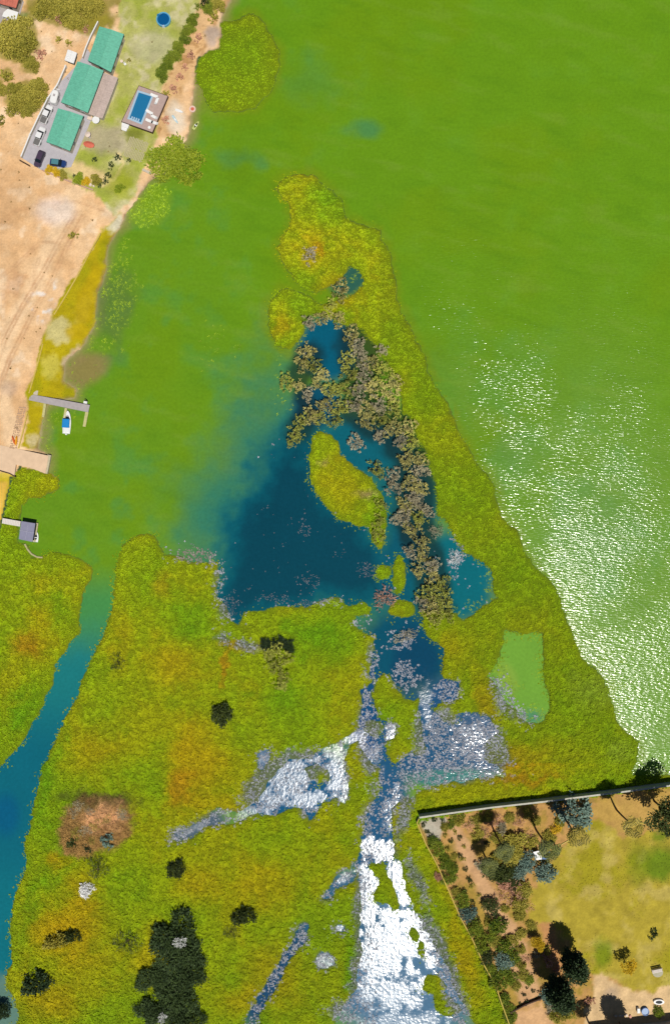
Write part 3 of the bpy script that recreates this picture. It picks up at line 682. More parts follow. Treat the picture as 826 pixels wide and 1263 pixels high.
# pale dead reed and dried scum mats
gx, gy, r_ = jitter_grid(.36, 6)
dead = sample(F['dead'], gx, gy); orch_ = sample(F['orch'], gx, gy)
gpx, gpy = gx / S + CX, CY - gy / S
n5 = fbm(gpx, gpy, 5, 3, 63)
n6 = fbm(gpx, gpy, 14, 3, 64); speck = sstep(.45, .9, n6 + .4 * n5) * ((sample(F['deep'], gx, gy) > -10) | (sample(F['lens'], gx, gy) > 0)) * .35
keep = ((r_.random(gx.size) < sstep(-4, 7, dead + 7 * n5) * (.35 + .6 * sstep(-.3, .3, n5))) | (r_.random(gx.size) < speck * .5)) & (orch_ < -2)
for (x_, y_, rx_, ry_, a_) in [(352,960,36,20,-35),(372,988,26,8,0),(300,1003,18,5,-12),(412,965,9,24,0),(470,1165,36,62,0),(475,1052,20,12,15),(492,1085,10,26,-25),(412,948,9,24,0),(480,1225,36,30,0)]:
    keep &= ~((ell(gpx, gpy, x_, y_, rx_, ry_, a_) / min(rx_, ry_) + n5 * .5 > .05) & (r_.random(gx.size) < .75)) 
x, y = gx[keep], gy[keep]; mk = sample(F['marsh'], x, y); z = np.where(mk > 0, sample(Z, x, y), .0)
t = r_.random(x.size)[:, None]
tint = (A(206, 208, 218)[None] * t + A(136, 144, 156)[None] * (1 - t)) * np.where(sample(F['deep'], x, y) > 0, .5, 1)[:, None]
warm = sstep(-2, 6, ell(gpx[keep], gpy[keep], 240, 684, 30, 14)) + sstep(0, 5, ell(gpx[keep], gpy[keep], 476, 740, 18, 14))
tint = tint * (1 - .6 * warm[:, None]) + A(150, 120, 90)[None] * .6 * warm[:, None]
scatter('dead_reeds', np.stack([x, y, z + .0], 1), np.clip(tint * 1.25, 0, .85), r_.uniform(.45, 1.2, x.size) * np.where(sample(F['deep'], x, y) > 0, .6, 1), r_.uniform(0, 6.28, x.size), tuft_mesh('reed_tuft', 9, .35, .42, .10, 4, mat_reed('dead_reed_blades')))
# weed growing up through the shallow water of the bay
gx, gy, r_ = jitter_grid(.42, 12)
gpx, gpy = gx / S + CX, CY - gy / S
n7 = fbm(gpx, gpy, 8, 3, 81); wl = sample(F['land'], gx, gy)
wd = sstep(-3, 8, poly_sd(gpx, gpy, M_DROWN) + 6 * n7) * .8
for (x_, y_, rx_, ry_, a_, w_) in [(142,385,26,44,12,.6),(150,330,16,30,10,.45),(130,425,24,14,0,.5),(92,478,12,12,0,.3),(264,420,14,34,0,.14),(288,428,14,12,0,.12),(70,515,22,18,0,.2),(60,545,10,26,0,.25),(108,455,20,14,0,.1),(350,470,16,40,0,.12),(735,850,40,34,0,.35),(765,925,20,18,0,.3),(620,840,16,50,-15,.5),(660,880,26,14,0,.45),(668,820,8,50,0,.4),(640,785,30,8,0,.45),(600,715,12,30,0,.35),(575,750,16,12,0,.35),(560,660,12,14,0,.3),(437,345,16,12,0,.3)]:
    wd = np.maximum(wd, w_ * sstep(-.1, .6, ell(gpx, gpy, x_, y_, rx_, ry_, a_) / min(rx_, ry_) + n7 * .8))
keep = (r_.random(gx.size) < wd) & (wl < -1) & (sample(F['marsh'], gx, gy) < 0)
x, y = gx[keep], gy[keep]; t = r_.random(x.size)[:, None]
wt_ = (A(150, 176, 30)[None] * t + A(92, 122, 40)[None] * (1 - t)) * np.where(gpy[keep] < 290, 1.15, .9)[:, None]
scatter('water_weed', np.stack([x, y, np.full(x.size, -.10)], 1), np.clip(wt_ * 1.7, 0, .8), r_.uniform(.5, 1.1, x.size), r_.uniform(0, 6.28, x.size), tuft_mesh('weed_tuft', 8, .35, .5, .12, 14, mat_reed('weed_blades')))
# rough dry grass and weeds of the land plots
gx, gy, r_ = jitter_grid(.62, 8)
gpx, gpy = gx / S + CX, CY - gy / S
lnd = sample(F['land'], gx, gy); oq = sample(F['orch'], gx, gy); c = sample(tcol, gx, gy); mw_ = sample(mweight, gx, gy)
green = (c[:, 1] > c[:, 0] * .80) & (c[:, 2] < c[:, 1] * .42)
keep = (green & (mw_ < .3) & ((lnd > 3) | (oq > 2))) & (r_.random(gx.size) < np.where(oq > 0, .55, .6))
x, y = gx[keep], gy[keep]
scatter('dry_grass', np.stack([x, y, sample(Z, x, y)], 1), np.clip(sample(tcol, x, y) * 1.1 * r_.uniform(.8, 1.2, x.size)[:, None], 0, .8), r_.uniform(.2, .5, x.size), r_.uniform(0, 6.28, x.size), tuft_mesh('dry_tuft', 10, .5, .6, .12, 9, mat_reed('dry_blades')))

gx, gy, r_ = jitter_grid(.8, 15)
gpx, gpy = gx / S + CX, CY - gy / S
n8 = fbm(gpx, gpy, 14, 3, 91); c = sample(tcol, gx, gy)
keep = (sample(F['land'], gx, gy) > 4) & (c[:, 2] > c[:, 1] * .45) & (gpy < 545) & (r_.random(gx.size) < .012 + .10 * sstep(.35, .9, n8)) & ~((gpx > 25) & (gpy > 100) & (gpy < 210) & (gpx < 110))
x, y = gx[keep], gy[keep]; t = r_.random(x.size)[:, None]
scatter('stray_weeds', np.stack([x, y, sample(Z, x, y)], 1), A(150, 124, 60)[None] * t + A(104, 84, 44)[None] * (1 - t), r_.uniform(.2, .75, x.size) ** 1.3, r_.uniform(0, 6.28, x.size), tuft_mesh('weed_clump', 12, .5, .7, .16, 19, mat_reed('weed_clump_blades')))

# ------------------------------------------------------------------ trees and shrubs
BARK = M('bark', (118, 96, 74), .9, .1, .25, 6)
PALEBARK = M('pale_bark', (176, 166, 148), .9, .1, .2, 6)
def crown_mesh(name, seed, clumps, leaves, llen, lwid, up=.5, flat=.6, hollow=.35, clump_r=.22, irregular=.25, mat=None):
    "unit crown: leaf blades in sprays spread through a dome of radius 1"
    r = random.Random(seed); v = []; f = []; at = []
    ph = [r.uniform(0, 6.28) for _ in range(4)]
    for c in range(clumps):
        a = r.uniform(0, 6.28); rr = math.sqrt(r.uniform(0, 1))
        edge = 1 + irregular * (math.sin(2 * a + ph[0]) * .5 + math.sin(3 * a + ph[1]) * .4 + math.sin(5 * a + ph[2]) * .4)
        rad = rr * .88 * edge
        zz = flat * (math.sqrt(max(0, 1 - rr * rr * .9))) * r.uniform(hollow, 1.0)
        C = Vector((math.cos(a) * rad, math.sin(a) * rad, zz)); ck = r.random()
        if flat > 1.5: C.z = (C.z if r.random() < .5 else -C.z) ; outv = Vector((C.x, C.y, C.z * .3 + .3)).normalized()
        else: outv = Vector((C.x, C.y, C.z + up)).normalized()
        for l in range(leaves):
            d = (outv + Vector((r.gauss(0, .75), r.gauss(0, .75), r.gauss(0, .45)))).normalized()
            base = C + Vector((r.gauss(0, 1), r.gauss(0, 1), r.gauss(0, .6))) * clump_r * .5
            L_ = llen * r.uniform(.6, 1.3); w_ = lwid * r.uniform(.7, 1.3)
            s = d.cross(Vector((r.gauss(0, .4), r.gauss(0, .4), 1))).normalized() * w_ / 2
            b0 = len(v); tip = base + d * L_; mid = base + d * L_ * .5 + Vector((0, 0, L_ * .08))
            v += [tuple(base), tuple(mid - s), tuple(mid + s), tuple(tip - Vector((0, 0, L_ * .1)))]
            k = min(1, max(0, ck * .6 + r.random() * .4)); at += [k * .8, k, k, min(1, k + .15)]
            f += [(b0, b0 + 1, b0 + 3, b0 + 2)]
    return raw_mesh(name, v, f, at, mat)
def trunk_mesh(name, seed, h, r0, limbs, spread, mat):
    r = random.Random(seed); bm = B()
    p = Vector((0, 0, -.1)); top = Vector((r.gauss(0, .04), r.gauss(0, .04), h))
    tube(bm, p, p.lerp(top, .55), r0, r0 * .75, 7); tube(bm, p.lerp(top, .53), top, r0 * .75, r0 * .45, 7)
    for i in range(limbs):
        a = 2 * math.pi * (i + r.random() * .7) / limbs; s = p.lerp(top, r.uniform(.45, .9))
        e = s + Vector((math.cos(a) * spread * r.uniform(.5, .95), math.sin(a) * spread * r.uniform(.5, .95), h * r.uniform(.25, .6)))
        m = s.lerp(e, .5) + Vector((0, 0, h * .06))
        tube(bm, s, m, r0 * .45, r0 * .3, 5, False); tube(bm, m, e, r0 * .3, r0 * .1, 5, False)
    me = bpy.data.meshes.new(name); bm.to_mesh(me); bm.free(); me.materials.append(mat); return me

LEAF = {
 'brown': mat_leaf('brown_reed_leaf', (104, 70, 34), (204, 156, 100), 1.0),
 'grove': mat_leaf('grove_leaf', (16, 34, 22), (74, 92, 48), 1.0),
 'pale': mat_leaf('pale_leaf', (62, 64, 28), (204, 194, 118), .9),
 'palegreen': mat_leaf('pale_green_leaf', (54, 64, 20), (180, 182, 84), .9),
 'twig': mat_leaf('grey_twig', (84, 80, 62), (200, 190, 156), 1.1),
 'pink': mat_leaf('dry_pink_leaf', (128, 88, 74), (208, 158, 128), 1.0),
 'dark': mat_leaf('dark_leaf', (22, 36, 16), (74, 84, 36), 1.0),
 'black': mat_leaf('blackish_leaf', (14, 30, 18), (56, 74, 40), 1.0),
 'olive': mat_leaf('olive_leaf', (96, 98, 26), (172, 160, 66), 1.0),
 'green': mat_leaf('green_leaf', (44, 74, 12), (132, 142, 40), 1.0),
 'blue': mat_leaf('bluish_leaf', (36, 66, 66), (124, 146, 130), 1.0),
 'yellow': mat_leaf('yellow_leaf', (146, 120, 10), (214, 178, 40), 1.0),
 'willow': mat_leaf('willow_leaf', (80, 104, 8), (156, 166, 44), 1.0),
 'white': mat_leaf('bleached_twig', (190, 190, 186), (240, 240, 236), 1.0),
}
STY = {  # clumps, leaves, length, width, up, flat, hollow, clump_r, irregular
 'spiky': (42, 10, .24, .075, .5, .9, .05, .12, .5),
 'bushy': (85, 11, .20, .12, .6, .7, .4, .22, .28),
 'dense': (260, 12, .15, .08, .8, .6, .4, .2, .5),
 'broad': (460, 12, .10, .055, .9, .42, .5, .16, .42),
 'small': (16, 9, .42, .22, .6, .8, .3, .3, .2),
 'column': (420, 11, .20, .14, .0, 2.5, .0, .26, .15),
 'ragged': (330, 11, .17, .06, .7, .5, .2, .18, .65),
 'thin': (30, 8, .36, .05, .3, .6, .2, .3, .45),
}
_cm = {}
def crown_data(style, leaf, variant):
    k = (style, leaf, variant)
    if k not in _cm:
        c = STY[style]; _cm[k] = crown_mesh('crown', hash((style, variant)) % 1000 if False else (sum(map(ord, style)) * 7 + variant * 31), c[0], c[1], c[2], c[3], c[4], c[5], c[6], c[7], c[8], LEAF[leaf])
    return _cm[k]
_tm = {}
def trunk_data(variant, pale=False):
    k = (variant, pale)
    if k not in _tm: _tm[k] = trunk_mesh('trunk', 50 + variant, 1.0, .07, 5, .6, PALEBARK if pale else BARK)
    return _tm[k]
tree_n = 0
def plant(name, label, cat, px_, py_, r_px, style='bushy', leaf='green', h=None, group=None, stem=None, sy=1.0, rot=None, variants=3):
    "px_,py_,r_px: where and how large the crown shows; h: height of the crown's middle"
    global tree_n
    tree_n += 1
    r = r_px * S; h = h if h is not None else r * .8
    p = W(px_, py_, h); g = ground_z(p.x / S + CX, CY - p.y / S)
    rt = rnd.uniform(0, 6.28) if rot is None else rot
    t = thing(name, label, cat, (p.x, p.y, g), rt, group)
    th = stem if stem is not None else h * .75
    flat = STY[style][5]
    va = tree_n % variants
    tr = objm('trunk', trunk_data(va, leaf in ('twig', 'white', 'pale')), t, True); ts = max(.35, min(th, r)) if th < 2 else th
    tr.scale = (r * .9, r * .9, th)
    cr = objm('crown', crown_data(style, leaf, va), t, True); cr.scale = (r, r * sy, r * rnd.uniform(.9, 1.15)); cr.location = (0, 0, (h - g) if flat > 1.5 else max(0, h - g - r * flat * .5))
    return t

# thicket of pale shrubs standing in the ponds
TH = [
 ('north', 'shrub on the ridge north of the ponds', 'northern thicket shrubs', 'spiky',
  [(382,316,10,'twig'),(420,358,13,'pale'),(416,392,11,'pale'),(397,392,9,'pale'),(382,398,9,'twig'),(432,414,11,'pale'),(408,376,8,'palegreen'),(442,425,9,'twig')]),
 ('west', 'shrub west of the small blue pond', 'western thicket shrubs', 'spiky',
  [(375,436,11,'pale'),(388,450,12,'palegreen'),(372,450,9,'pale'),(352,470,10,'palegreen'),(366,476,8,'pale'),(380,487,8,'twig'),(393,474,9,'pale'),(398,462,8,'pale'),(364,534,9,'palegreen'),(371,520,10,'palegreen'),(384,512,10,'pale'),(394,516,9,'palegreen'),(359,545,7,'palegreen')]),
 ('middle', 'shrub in the dense middle thicket', 'middle thicket shrubs', 'spiky',
  [(428,444,12,'palegreen'),(445,440,11,'twig'),(459,447,11,'pale'),(432,462,12,'palegreen'),(449,464,12,'twig'),(471,460,12,'palegreen'),(407,482,11,'palegreen'),(425,482,12,'palegreen'),(442,482,11,'twig'),(461,480,12,'pale'),(480,482,12,'pale'),
   (404,501,11,'pale'),(420,501,12,'palegreen'),(438,500,11,'twig'),(452,505,12,'pale'),(468,500,11,'twig'),(484,502,11,'palegreen'),(413,518,10,'palegreen'),(452,521,11,'pale'),(470,518,10,'palegreen'),(483,528,10,'pale'),(468,540,8,'twig'),(487,470,9,'pale'),(470,430,8,'twig')]),
 ('south', 'shrub in the south thicket arm', 'southern arm thicket shrubs', 'spiky',
  [(500,526,11,'pale'),(506,545,11,'palegreen'),(494,543,8,'twig'),(500,564,11,'pale'),(518,566,10,'pale'),(518,583,11,'twig'),(506,594,11,'pale'),(465,578,11,'palegreen'),(483,589,10,'twig'),(484,602,10,'twig'),(520,603,10,'pale'),(508,611,9,'twig'),
   (500,622,11,'pale'),(518,620,10,'twig'),(499,636,10,'twig'),(517,637,11,'palegreen'),(528,631,8,'twig'),(508,653,11,'pale'),(488,640,8,'twig'),(517,669,10,'pale'),(505,680,8,'twig'),(523,687,11,'pale'),(534,698,10,'twig'),(515,704,9,'pale'),(470,622,7,'palegreen'),(467,642,9,'palegreen'),(467,659,11,'palegreen')]),
 ('foot', 'shrub at the thicket\'s southern foot', 'shrubs at the foot of the thicket', 'spiky',
  [(534,714,12,'pale'),(529,731,12,'palegreen'),(546,724,11,'palegreen'),(545,740,12,'palegreen'),(531,751,12,'pale'),(549,755,12,'palegreen'),(521,743,9,'twig'),(537,764,10,'palegreen')]),
]
LOOK = {'brown': 'tan brown', 'pale': 'pale straw coloured', 'palegreen': 'yellow-green', 'twig': 'greyish', 'pink': 'pinkish brown', 'dark': 'dark green', 'black': 'blackish', 'olive': 'olive', 'green': 'green', 'blue': 'bluish green', 'yellow': 'yellow', 'willow': 'yellow-green', 'white': 'white'}
def where(lab, x, y, L_, lf):
    "say which one of its group it is, by leaf colour and by its place among the others"
    xa = [q[0] for q in L_]; ya = [q[1] for q in L_]
    u = (x - min(xa)) / max(1, max(xa) - min(xa)); v = (y - min(ya)) / max(1, max(ya) - min(ya))
    rows = ['topmost', 'upper', 'central', 'lower', 'bottom']; cols = ['left', 'middle', 'right']
    return '%s %s, %s %s of its group' % (LOOK[lf], lab, rows[min(4, int(v * 5))], cols[min(2, int(u * 3))])
for nm, lab, grp, sty, L_ in TH:
    for (x_, y_, r_2, lf) in L_:
        plant('thicket_shrub', where(lab, x_, y_, L_, lf), 'shrub', x_ + rnd.uniform(-1, 1), y_ + rnd.uniform(-1, 1), r_2 * rnd.uniform(.95, 1.12), sty, lf, h=rnd.uniform(1.2, 2.3), group=grp, variants=4)
plant('thicket_shrub', 'lone pinkish grey shrub ringed by dark water in a thicket pond', 'shrub', 439, 546, 11, 'spiky', 'twig', h=2.0)
plant('dead_shrub', 'pinkish brown leafless shrub between two tiny green islets', 'shrub', 476, 737, 13, 'thin', 'pink', h=1.0)
plant('dead_shrub', 'sparse grey twiggy shrub in the blue pond below the thicket', 'shrub', 499, 784, 13, 'thin', 'twig', h=.8, sy=.6, rot=.3)
plant('dead_shrub', 'small bleached shrub in the teal pool east of the thicket', 'shrub', 560, 688, 7, 'thin', 'white', h=.8)
plant('dead_shrub', 'small pale shrub at the north end of the teal pool', 'shrub', 537, 656, 8, 'thin', 'twig', h=1.0)
# shrubs out on the western marsh
for (x_, y_, r_2, h_) in [(338,802,8,2.6),(351,813,9,2.6),(338,824,9,2.6),(350,836,8,2.4),(330,808,6,2.2),(345,845,7,2.0)]:
    plant('marsh_tree', where('shrub of the small marsh cluster', x_, y_, [(330,802),(351,845)], 'palegreen'), 'shrub', x_, y_, r_2 * 1.15, 'spiky', 'palegreen', h=h_, group='pale shrub cluster on the marsh')
for (x_, y_, r_2) in [(328,795,8),(343,793,9),(356,797,8)]:
    plant('marsh_tree', where('shrub added as the shade north of the marsh cluster', x_, y_, [(328,790),(356,800)], 'black'), 'shrub', x_, y_, r_2, 'bushy', 'black', h=1.2, group='added shade shrubs north of the pale cluster')  # blackish shrubs added to stand in for the pale cluster's cast shade
SH = [
 (274,881,14,'bushy','dark',1.4,1,'round dark green shrub alone on the marsh southwest of the pale shrub cluster'),
 (145,816,9,'thin','dark',1.0,1,'sparse dark shrub near the east bank of the upper river'),
 (121,1072,13,'thin','dark',1.2,1,'thin dark olive shrub just below the brown reed patch'),
 (217,1072,12,'bushy','dark',1.2,1,'small dark shrub standing alone right of the brown reed patch'),
 (70,1160,16,'bushy','olive',1.0,.6,'wide low olive shrub on orange marsh near the river'),
 (88,1155,12,'bushy','dark',1.0,.7,'dark shrub touching the right end of the wide low olive shrub'),
 (157,1161,14,'thin','dark',1.0,1,'sparse dark shrub left of the big blackish trees'),
 (44,1213,17,'bushy','black',1.4,.9,'large dark shrub beside the river in the bottom left corner'),
 (301,1130,14,'bushy','dark',1.2,.8,'brownish dark shrub right of the big blackish trees'),
 (285,1149,8,'thin','dark',.8,1,'small dark shrub at the lower left of the brownish dark shrub'),
 (132,1037,9,'small','blue',.7,1,'blue-green shrub in the wet hollow of the brown reed patch'),
 (90,1040,6,'small','dark',.5,1,'small dark tuft at the left edge of the brown reed patch'),
 (109,1046,5,'small','black',.5,1,'tiny blackish tuft below the middle of the brown reed patch'),
 (-2,1246,12,'dense','black',2.2,1,'blackish shrub cut off by the left edge over the river mouth'),
]
for (x_, y_, r_2, st_, lf, h_, sy_, lb) in SH: plant('marsh_shrub', lb, 'shrub', x_, y_, r_2, st_, lf, h=h_, sy=sy_, rot=.2 if sy_ != 1 else None)
plant('bleached_shrub', 'bleached white dead shrub below the brown reed patch', 'shrub', 107, 1097, 9, 'bushy', 'white', h=.6)
plant('bleached_shrub', 'white dead shrub among the tops of the big blackish trees', 'shrub', 222, 1163, 7, 'thin', 'white', h=5.0)
plant('bleached_shrub', 'small white dead shrub at the bottom among the blackish trees', 'shrub', 200, 1256, 5, 'thin', 'white', h=4.5)
for (x_, y_, r_2, lb) in [(214,1155,27,'topmost of the big blackish trees on the southern marsh'),(224,1180,25,'right hand big blackish tree just below the topmost one'),(231,1207,22,'rightmost big blackish tree halfway down the dark grove'),
        (190,1207,19,'leftmost big blackish tree jutting out of the dark grove'),(217,1233,25,'big blackish tree low in the middle of the dark grove'),(190,1250,20,'big blackish tree at the bottom left of the dark grove'),(228,1262,20,'big blackish tree cut off by the bottom edge')]:
    plant('marsh_tree', lb, 'tree', x_, y_, r_2 * .92, 'ragged', 'grove', h=1.7)
# brown dead reeds of the burnt-looking patch get scattered tufts of their own shrubs
for k in range(22):
    a = rnd.uniform(0, 6.28); q = math.sqrt(rnd.random())
    x_, y_ = 121 + 36 * q * math.cos(a), 1012 + 26 * q * math.sin(a)
    plant('dry_shrub', where('dry shrub in the brown reed patch', x_, y_, [(85,986),(157,1038)], ('brown', 'twig', 'brown', 'olive')[k % 4]), 'shrub', x_, y_, rnd.uniform(4, 7), 'thin', ('brown', 'twig', 'brown', 'olive')[k % 4], h=.4, group='dry shrubs of the brown patch')

# trees and shrubs on the left shore
plant('willow_tree', 'wide yellow-green tree leaning over the lake below the swimming pool', 'tree', 216, 199, 31, 'broad', 'willow', h=3.6, sy=.95)
for (x_, y_, r_2, lb) in [(12,46,20,'rounded olive scrub bush at the left edge above bare sand'),(28,58,16,'rounded olive scrub bush touching the one at the left edge'),(26,38,14,'greyish scrub bush beside the white terrace'),
      (60,8,14,'olive scrub bush at the top edge near the red roof'),(78,14,15,'second olive scrub bush along the top edge'),(98,8,14,'third olive scrub bush along the top edge'),(92,28,11,'olive scrub bush at the lower end of the top edge row'),(116,10,12,'olive scrub bush at the right end of the top edge row'),
      (40,80,9,'small round olive bush on sand left of the white shed'),(51,69,6,'brownish small bush above the small round olive bush'),(10,94,7,'small oval bush near the left edge on sand'),(-1,110,9,'bush cut off by the left edge beside the paved yard'),
      (24,128,13,'broad olive bush at the left of the large olive patch'),(40,118,14,'broad olive bush in the middle of the large olive patch'),(50,108,10,'olive bush at the upper right of the large olive patch'),(36,136,10,'olive bush at the bottom of the large olive patch'),(20,112,9,'olive bush at the top left of the large olive patch'),
      (1,149,7,'small bush at the left edge below the large olive patch'),(75,51,4,'tiny olive bush alone on the sand above the white shed'),(108,38,4,'tiny brown bush beside the top green roof'),(74,24,6,'reddish brown bush below the top edge row'),(86,56,4,'tiny bush just above the white shed'),(92,293,5,'single bush on bare sand beside the shore track')]:
    plant('scrub_bush', lb, 'bush', x_, y_, r_2 * 1.05, 'dense' if r_2 > 8 else 'small', 'pink' if 'reddish' in lb or 'brown' in lb else 'olive', h=r_2 * S * .45)
for i, (x_, y_, r_2, lb) in enumerate([(238,26,7,'upper hedge bush of the garden hedge facing the lake'),(232,38,7,'second bush down the garden hedge'),(228,50,6,'third bush down the garden hedge'),(221,60,7,'middle bush of the garden hedge'),(213,71,8,'roundest dark bush of the garden hedge'),(206,82,7,'bush near the lower end of the garden hedge'),(200,93,7,'lowest bush of the garden hedge near the pool')]):
    plant('hedge_bush', lb, 'bush', x_, y_, r_2 * 1.1, 'dense', 'green', h=1.0)
for (x_, y_, r_2, st_, lf, lb) in [(244.6,10,4,'small','green','small round green bush at the top of the garden hedge'),(257,10,7,'dense','green','dark bush on the bank at the top edge'),(268,5,8,'dense','olive','olive bush on the bank where the reeds begin'),(252,4,5,'small','dark','small dark bush at the top edge of the bank'),
      (262,20,6,'small','olive','brown bush above the round reed bed'),(118,198,3,'small','black','dark round bush at the upper left of the garden rockery'),(146,194.6,4,'small','black','largest dark round bush of the garden rockery'),(137,205.6,4,'small','dark','dark round bush second down the rockery row'),
      (134,217.5,4,'small','dark','dark round bush third down the rockery row'),(131,225,3.2,'small','black','dark round bush fourth down the rockery row'),(125.5,230,3,'small','black','dark round bush lowest in the rockery row'),(160,199,2.6,'small','black','small dark bush near the plank deck'),(93,218,2,'small','black','tiny dark bush by the pinkish garden kerb'),
      (119.5,223,6,'dense','olive','pale round bush inside the rockery'),(148,233,5,'dense','willow','yellow-green round bush at the foot of the garden'),(98,222,6,'dense','willow','yellow-green bush on the garden kerb'),
      (62,210,5,'dense','yellow','yellow hedge bush nearest the dark purple car'),(71,214,5,'dense','yellow','yellow hedge bush below the blue car'),(79,217,5,'dense','olive','third bush of the short yellow hedge'),(107,225,5,'dense','yellow','yellow bush along the garden kerb before the stones'),
      (160,76,2.5,'small','olive','tiny bush beside the top green roof facing the lawn'),(206,118,4,'small','olive','dry bush by the pool deck corner on the bank')]:
    plant('garden_bush', lb, 'bush', x_, y_, r_2 * 1.1, st_, lf, h=r_2 * S * .7)
for (x_, y_, r_2) in [(214,112,5),(222,96,5),(236,68,5),(244,48,5),(205,150,5),(228,84,4)]:
    plant('dry_shrub', where('dry shrub on the bare lake bank', x_, y_, [(205,48),(244,150)], 'pink'), 'shrub', x_, y_, r_2, 'small', 'pink', h=.5, group='dry shrubs on the lake bank')

# orchard
OG = [
 ('wall_bush', 'bush along the west orchard wall', 'bushes along the west wall', 'bushy',
  [(533,1037,6,'green'),(539,1048,9,'green'),(549,1064,8,'green'),(558,1072,7,'green'),(553,1083,8,'green'),(541,1081,5,'pink'),(562,1100,6,'olive'),(570,1112,9,'green'),(576,1127,9,'blue'),(585,1145,9,'green'),(594,1165,9,'green'),(600,1180,9,'dark'),
   (604,1196,7,'green'),(613,1213,9,'green'),(620,1198,8,'green'),(622,1232,7,'green'),(627,1244,6,'green'),(629,1256,7,'green')]),
 ('orchard_tree', 'orchard tree left of the sandy lane', 'orchard trees left of the lane', 'bushy',
  [(614,1141,10,'green'),(601,1155,8,'green'),(611,1160,7,'olive'),(623,1168,9,'green'),(633,1160,7,'olive'),(621,1185,10,'blue'),(633,1182,8,'green'),(642,1190,6,'olive'),(630,1206,7,'green'),(636,1216,6,'olive'),(604,1140,6,'olive'),(645,1203,6,'olive'),(652,1209,6,'green')]),
 ('orchard_tree', 'orchard tree in the palm clump', 'orchard trees below the palms', 'bushy',
  [(596,1068,8,'twig'),(607,1076,10,'dark'),(619,1078,11,'dark'),(612,1060,7,'olive'),(628,1072,9,'dark'),(641,1115,10,'olive'),(620,1088,8,'pink'),(646,1098,9,'olive'),(633,1090,8,'dark'),(618,1022,6,'twig'),(640,1075,9,'blue')]),
 ('seedling', 'seedling on the bare orchard soil', 'seedlings in rows on bare soil', 'small',
  [(523,1017,3,'dark'),(535,1011,3,'black'),(545,1011,2.4,'black'),(527,1027,3,'dark'),(556,1037,3,'dark'),(566,1054,3,'dark'),(570,1060,3,'olive'),(574,1072,3,'dark'),(578,1083,3,'dark'),(582,1093,3,'olive'),(566,1033,3,'dark'),(552,1046,3,'olive'),(573,1097,2.6,'black'),
   (579,1086,2.6,'dark'),(585,1123,3,'black'),(582,1112,2.6,'dark'),(589,1133,3,'dark'),(601,1128,3,'dark'),(593,1144,2.6,'olive'),(599,1112,2.4,'dark'),(590,1103,2.4,'olive'),(560,1026,2.6,'olive'),(548,1030,2.6,'olive'),(572,1043,2.4,'olive'),(580,1012,4,'olive'),(571,1006,3,'green'),
   (589,1020,2.6,'olive'),(600,1040,3,'dark'),(565,1015,4,'olive'),(560,1007,4,'green')]),
 ('seedling', 'round seedling above the cross fence', 'seedlings above the cross fence', 'small',
  [(645.6,1225.6,2.4,'black'),(657,1222,2.4,'black'),(649.5,1234,2.5,'black'),(640,1238,2.2,'black'),(649,1218,1.6,'dark'),(661,1231,1.6,'dark')]),
 ('path_shrub', 'low shrub along the dirt path', 'shrubs along the dirt path', 'small',
  [(685,1211,4,'black'),(696,1205,3.5,'dark'),(700,1214,3.5,'pink'),(679,1186,6,'pink'),(686,1195,4,'pink'),(672,1178,4,'pink'),(727,1236,5,'pink'),(690,1218,3,'olive'),(674,1170,6,'olive'),(706,1222,3,'olive'),(660,1178,4,'twig')]),
 ('grey_shrub', 'shrub at the path\'s bottom end', 'grey-green shrubs at the bottom of the path', 'bushy',
  [(676,1228,9,'blue'),(693,1239,10,'dark'),(688,1252,9,'olive'),(700,1250,8,'olive'),(680,1242,7,'twig')]),
]
for nm, lb, gp, st_, L_ in OG:
    for (x_, y_, r_2, lf) in L_: plant(nm, where(lb, x_, y_, L_, lf), 'tree' if 'tree' in nm else ('seedling' if nm == 'seedling' else 'bush'), x_, y_, r_2 * 1.12, st_, lf, h=(r_2 * S * .9), group=gp)
for (x_, y_, r_2, lf) in [(566,1012,6,'olive'),(577,1018,6,'pink'),(590,1010,6,'olive'),(602,1006,6,'olive'),(612,1012,7,'pink'),(628,1008,6,'olive'),(640,1012,6,'pink'),(650,1002,6,'olive'),(660,1012,6,'olive'),(588,1030,7,'olive'),(598,1028,6,'pink'),(612,1033,7,'olive'),(648,1030,7,'pink'),(655,1038,7,'olive'),
        (690,1012,6,'olive'),(684,1022,6,'yellow'),(676,1032,7,'olive'),(640,1128,7,'olive'),(650,1118,6,'pink'),(655,1142,6,'olive'),(642,1150,6,'olive'),(640,1170,6,'olive'),(648,1182,5,'pink'),(622,1120,5,'olive'),(616,1104,6,'pink'),(560,1056,4,'olive'),(548,1020,5,'olive'),(556,1016,5,'green')]:
    plant('weed_bush', where('low weedy bush between the orchard trees', x_, y_, [(560,1002),(690,1182)], lf).replace(' of its group', ' of the orchard'), 'bush', x_, y_, r_2 * 1.15, 'thin' if lf == 'pink' else 'bushy', lf, h=.6, group='weedy bushes between the orchard trees')
plant('orchard_tree', 'dark glossy tree standing clear on the bare orchard strip', 'tree', 606, 1118, 10, 'bushy', 'dark', h=2.2)
plant('orchard_tree', 'pinkish brown half bare tree beside the lawn edge', 'tree', 631, 1102, 14, 'thin', 'pink', h=2.0)
plant('orchard_tree', 'pale olive round tree below the tall narrow shadows', 'tree', 632, 1048, 17, 'dense', 'olive', h=2.4)
plant('orchard_tree', 'bluish dark tree just left of the tarpaulin shelter', 'tree', 651, 1062, 12, 'bushy', 'blue', h=2.4)
plant('orchard_tree', 'bluish dark tree just below the tarpaulin shelter', 'tree', 672, 1076, 13, 'bushy', 'blue', h=2.2)
plant('orchard_tree', 'blue-grey silvery tree against the north wall between two shadows', 'tree', 708, 1001, 21, 'bushy', 'blue', h=2.6)
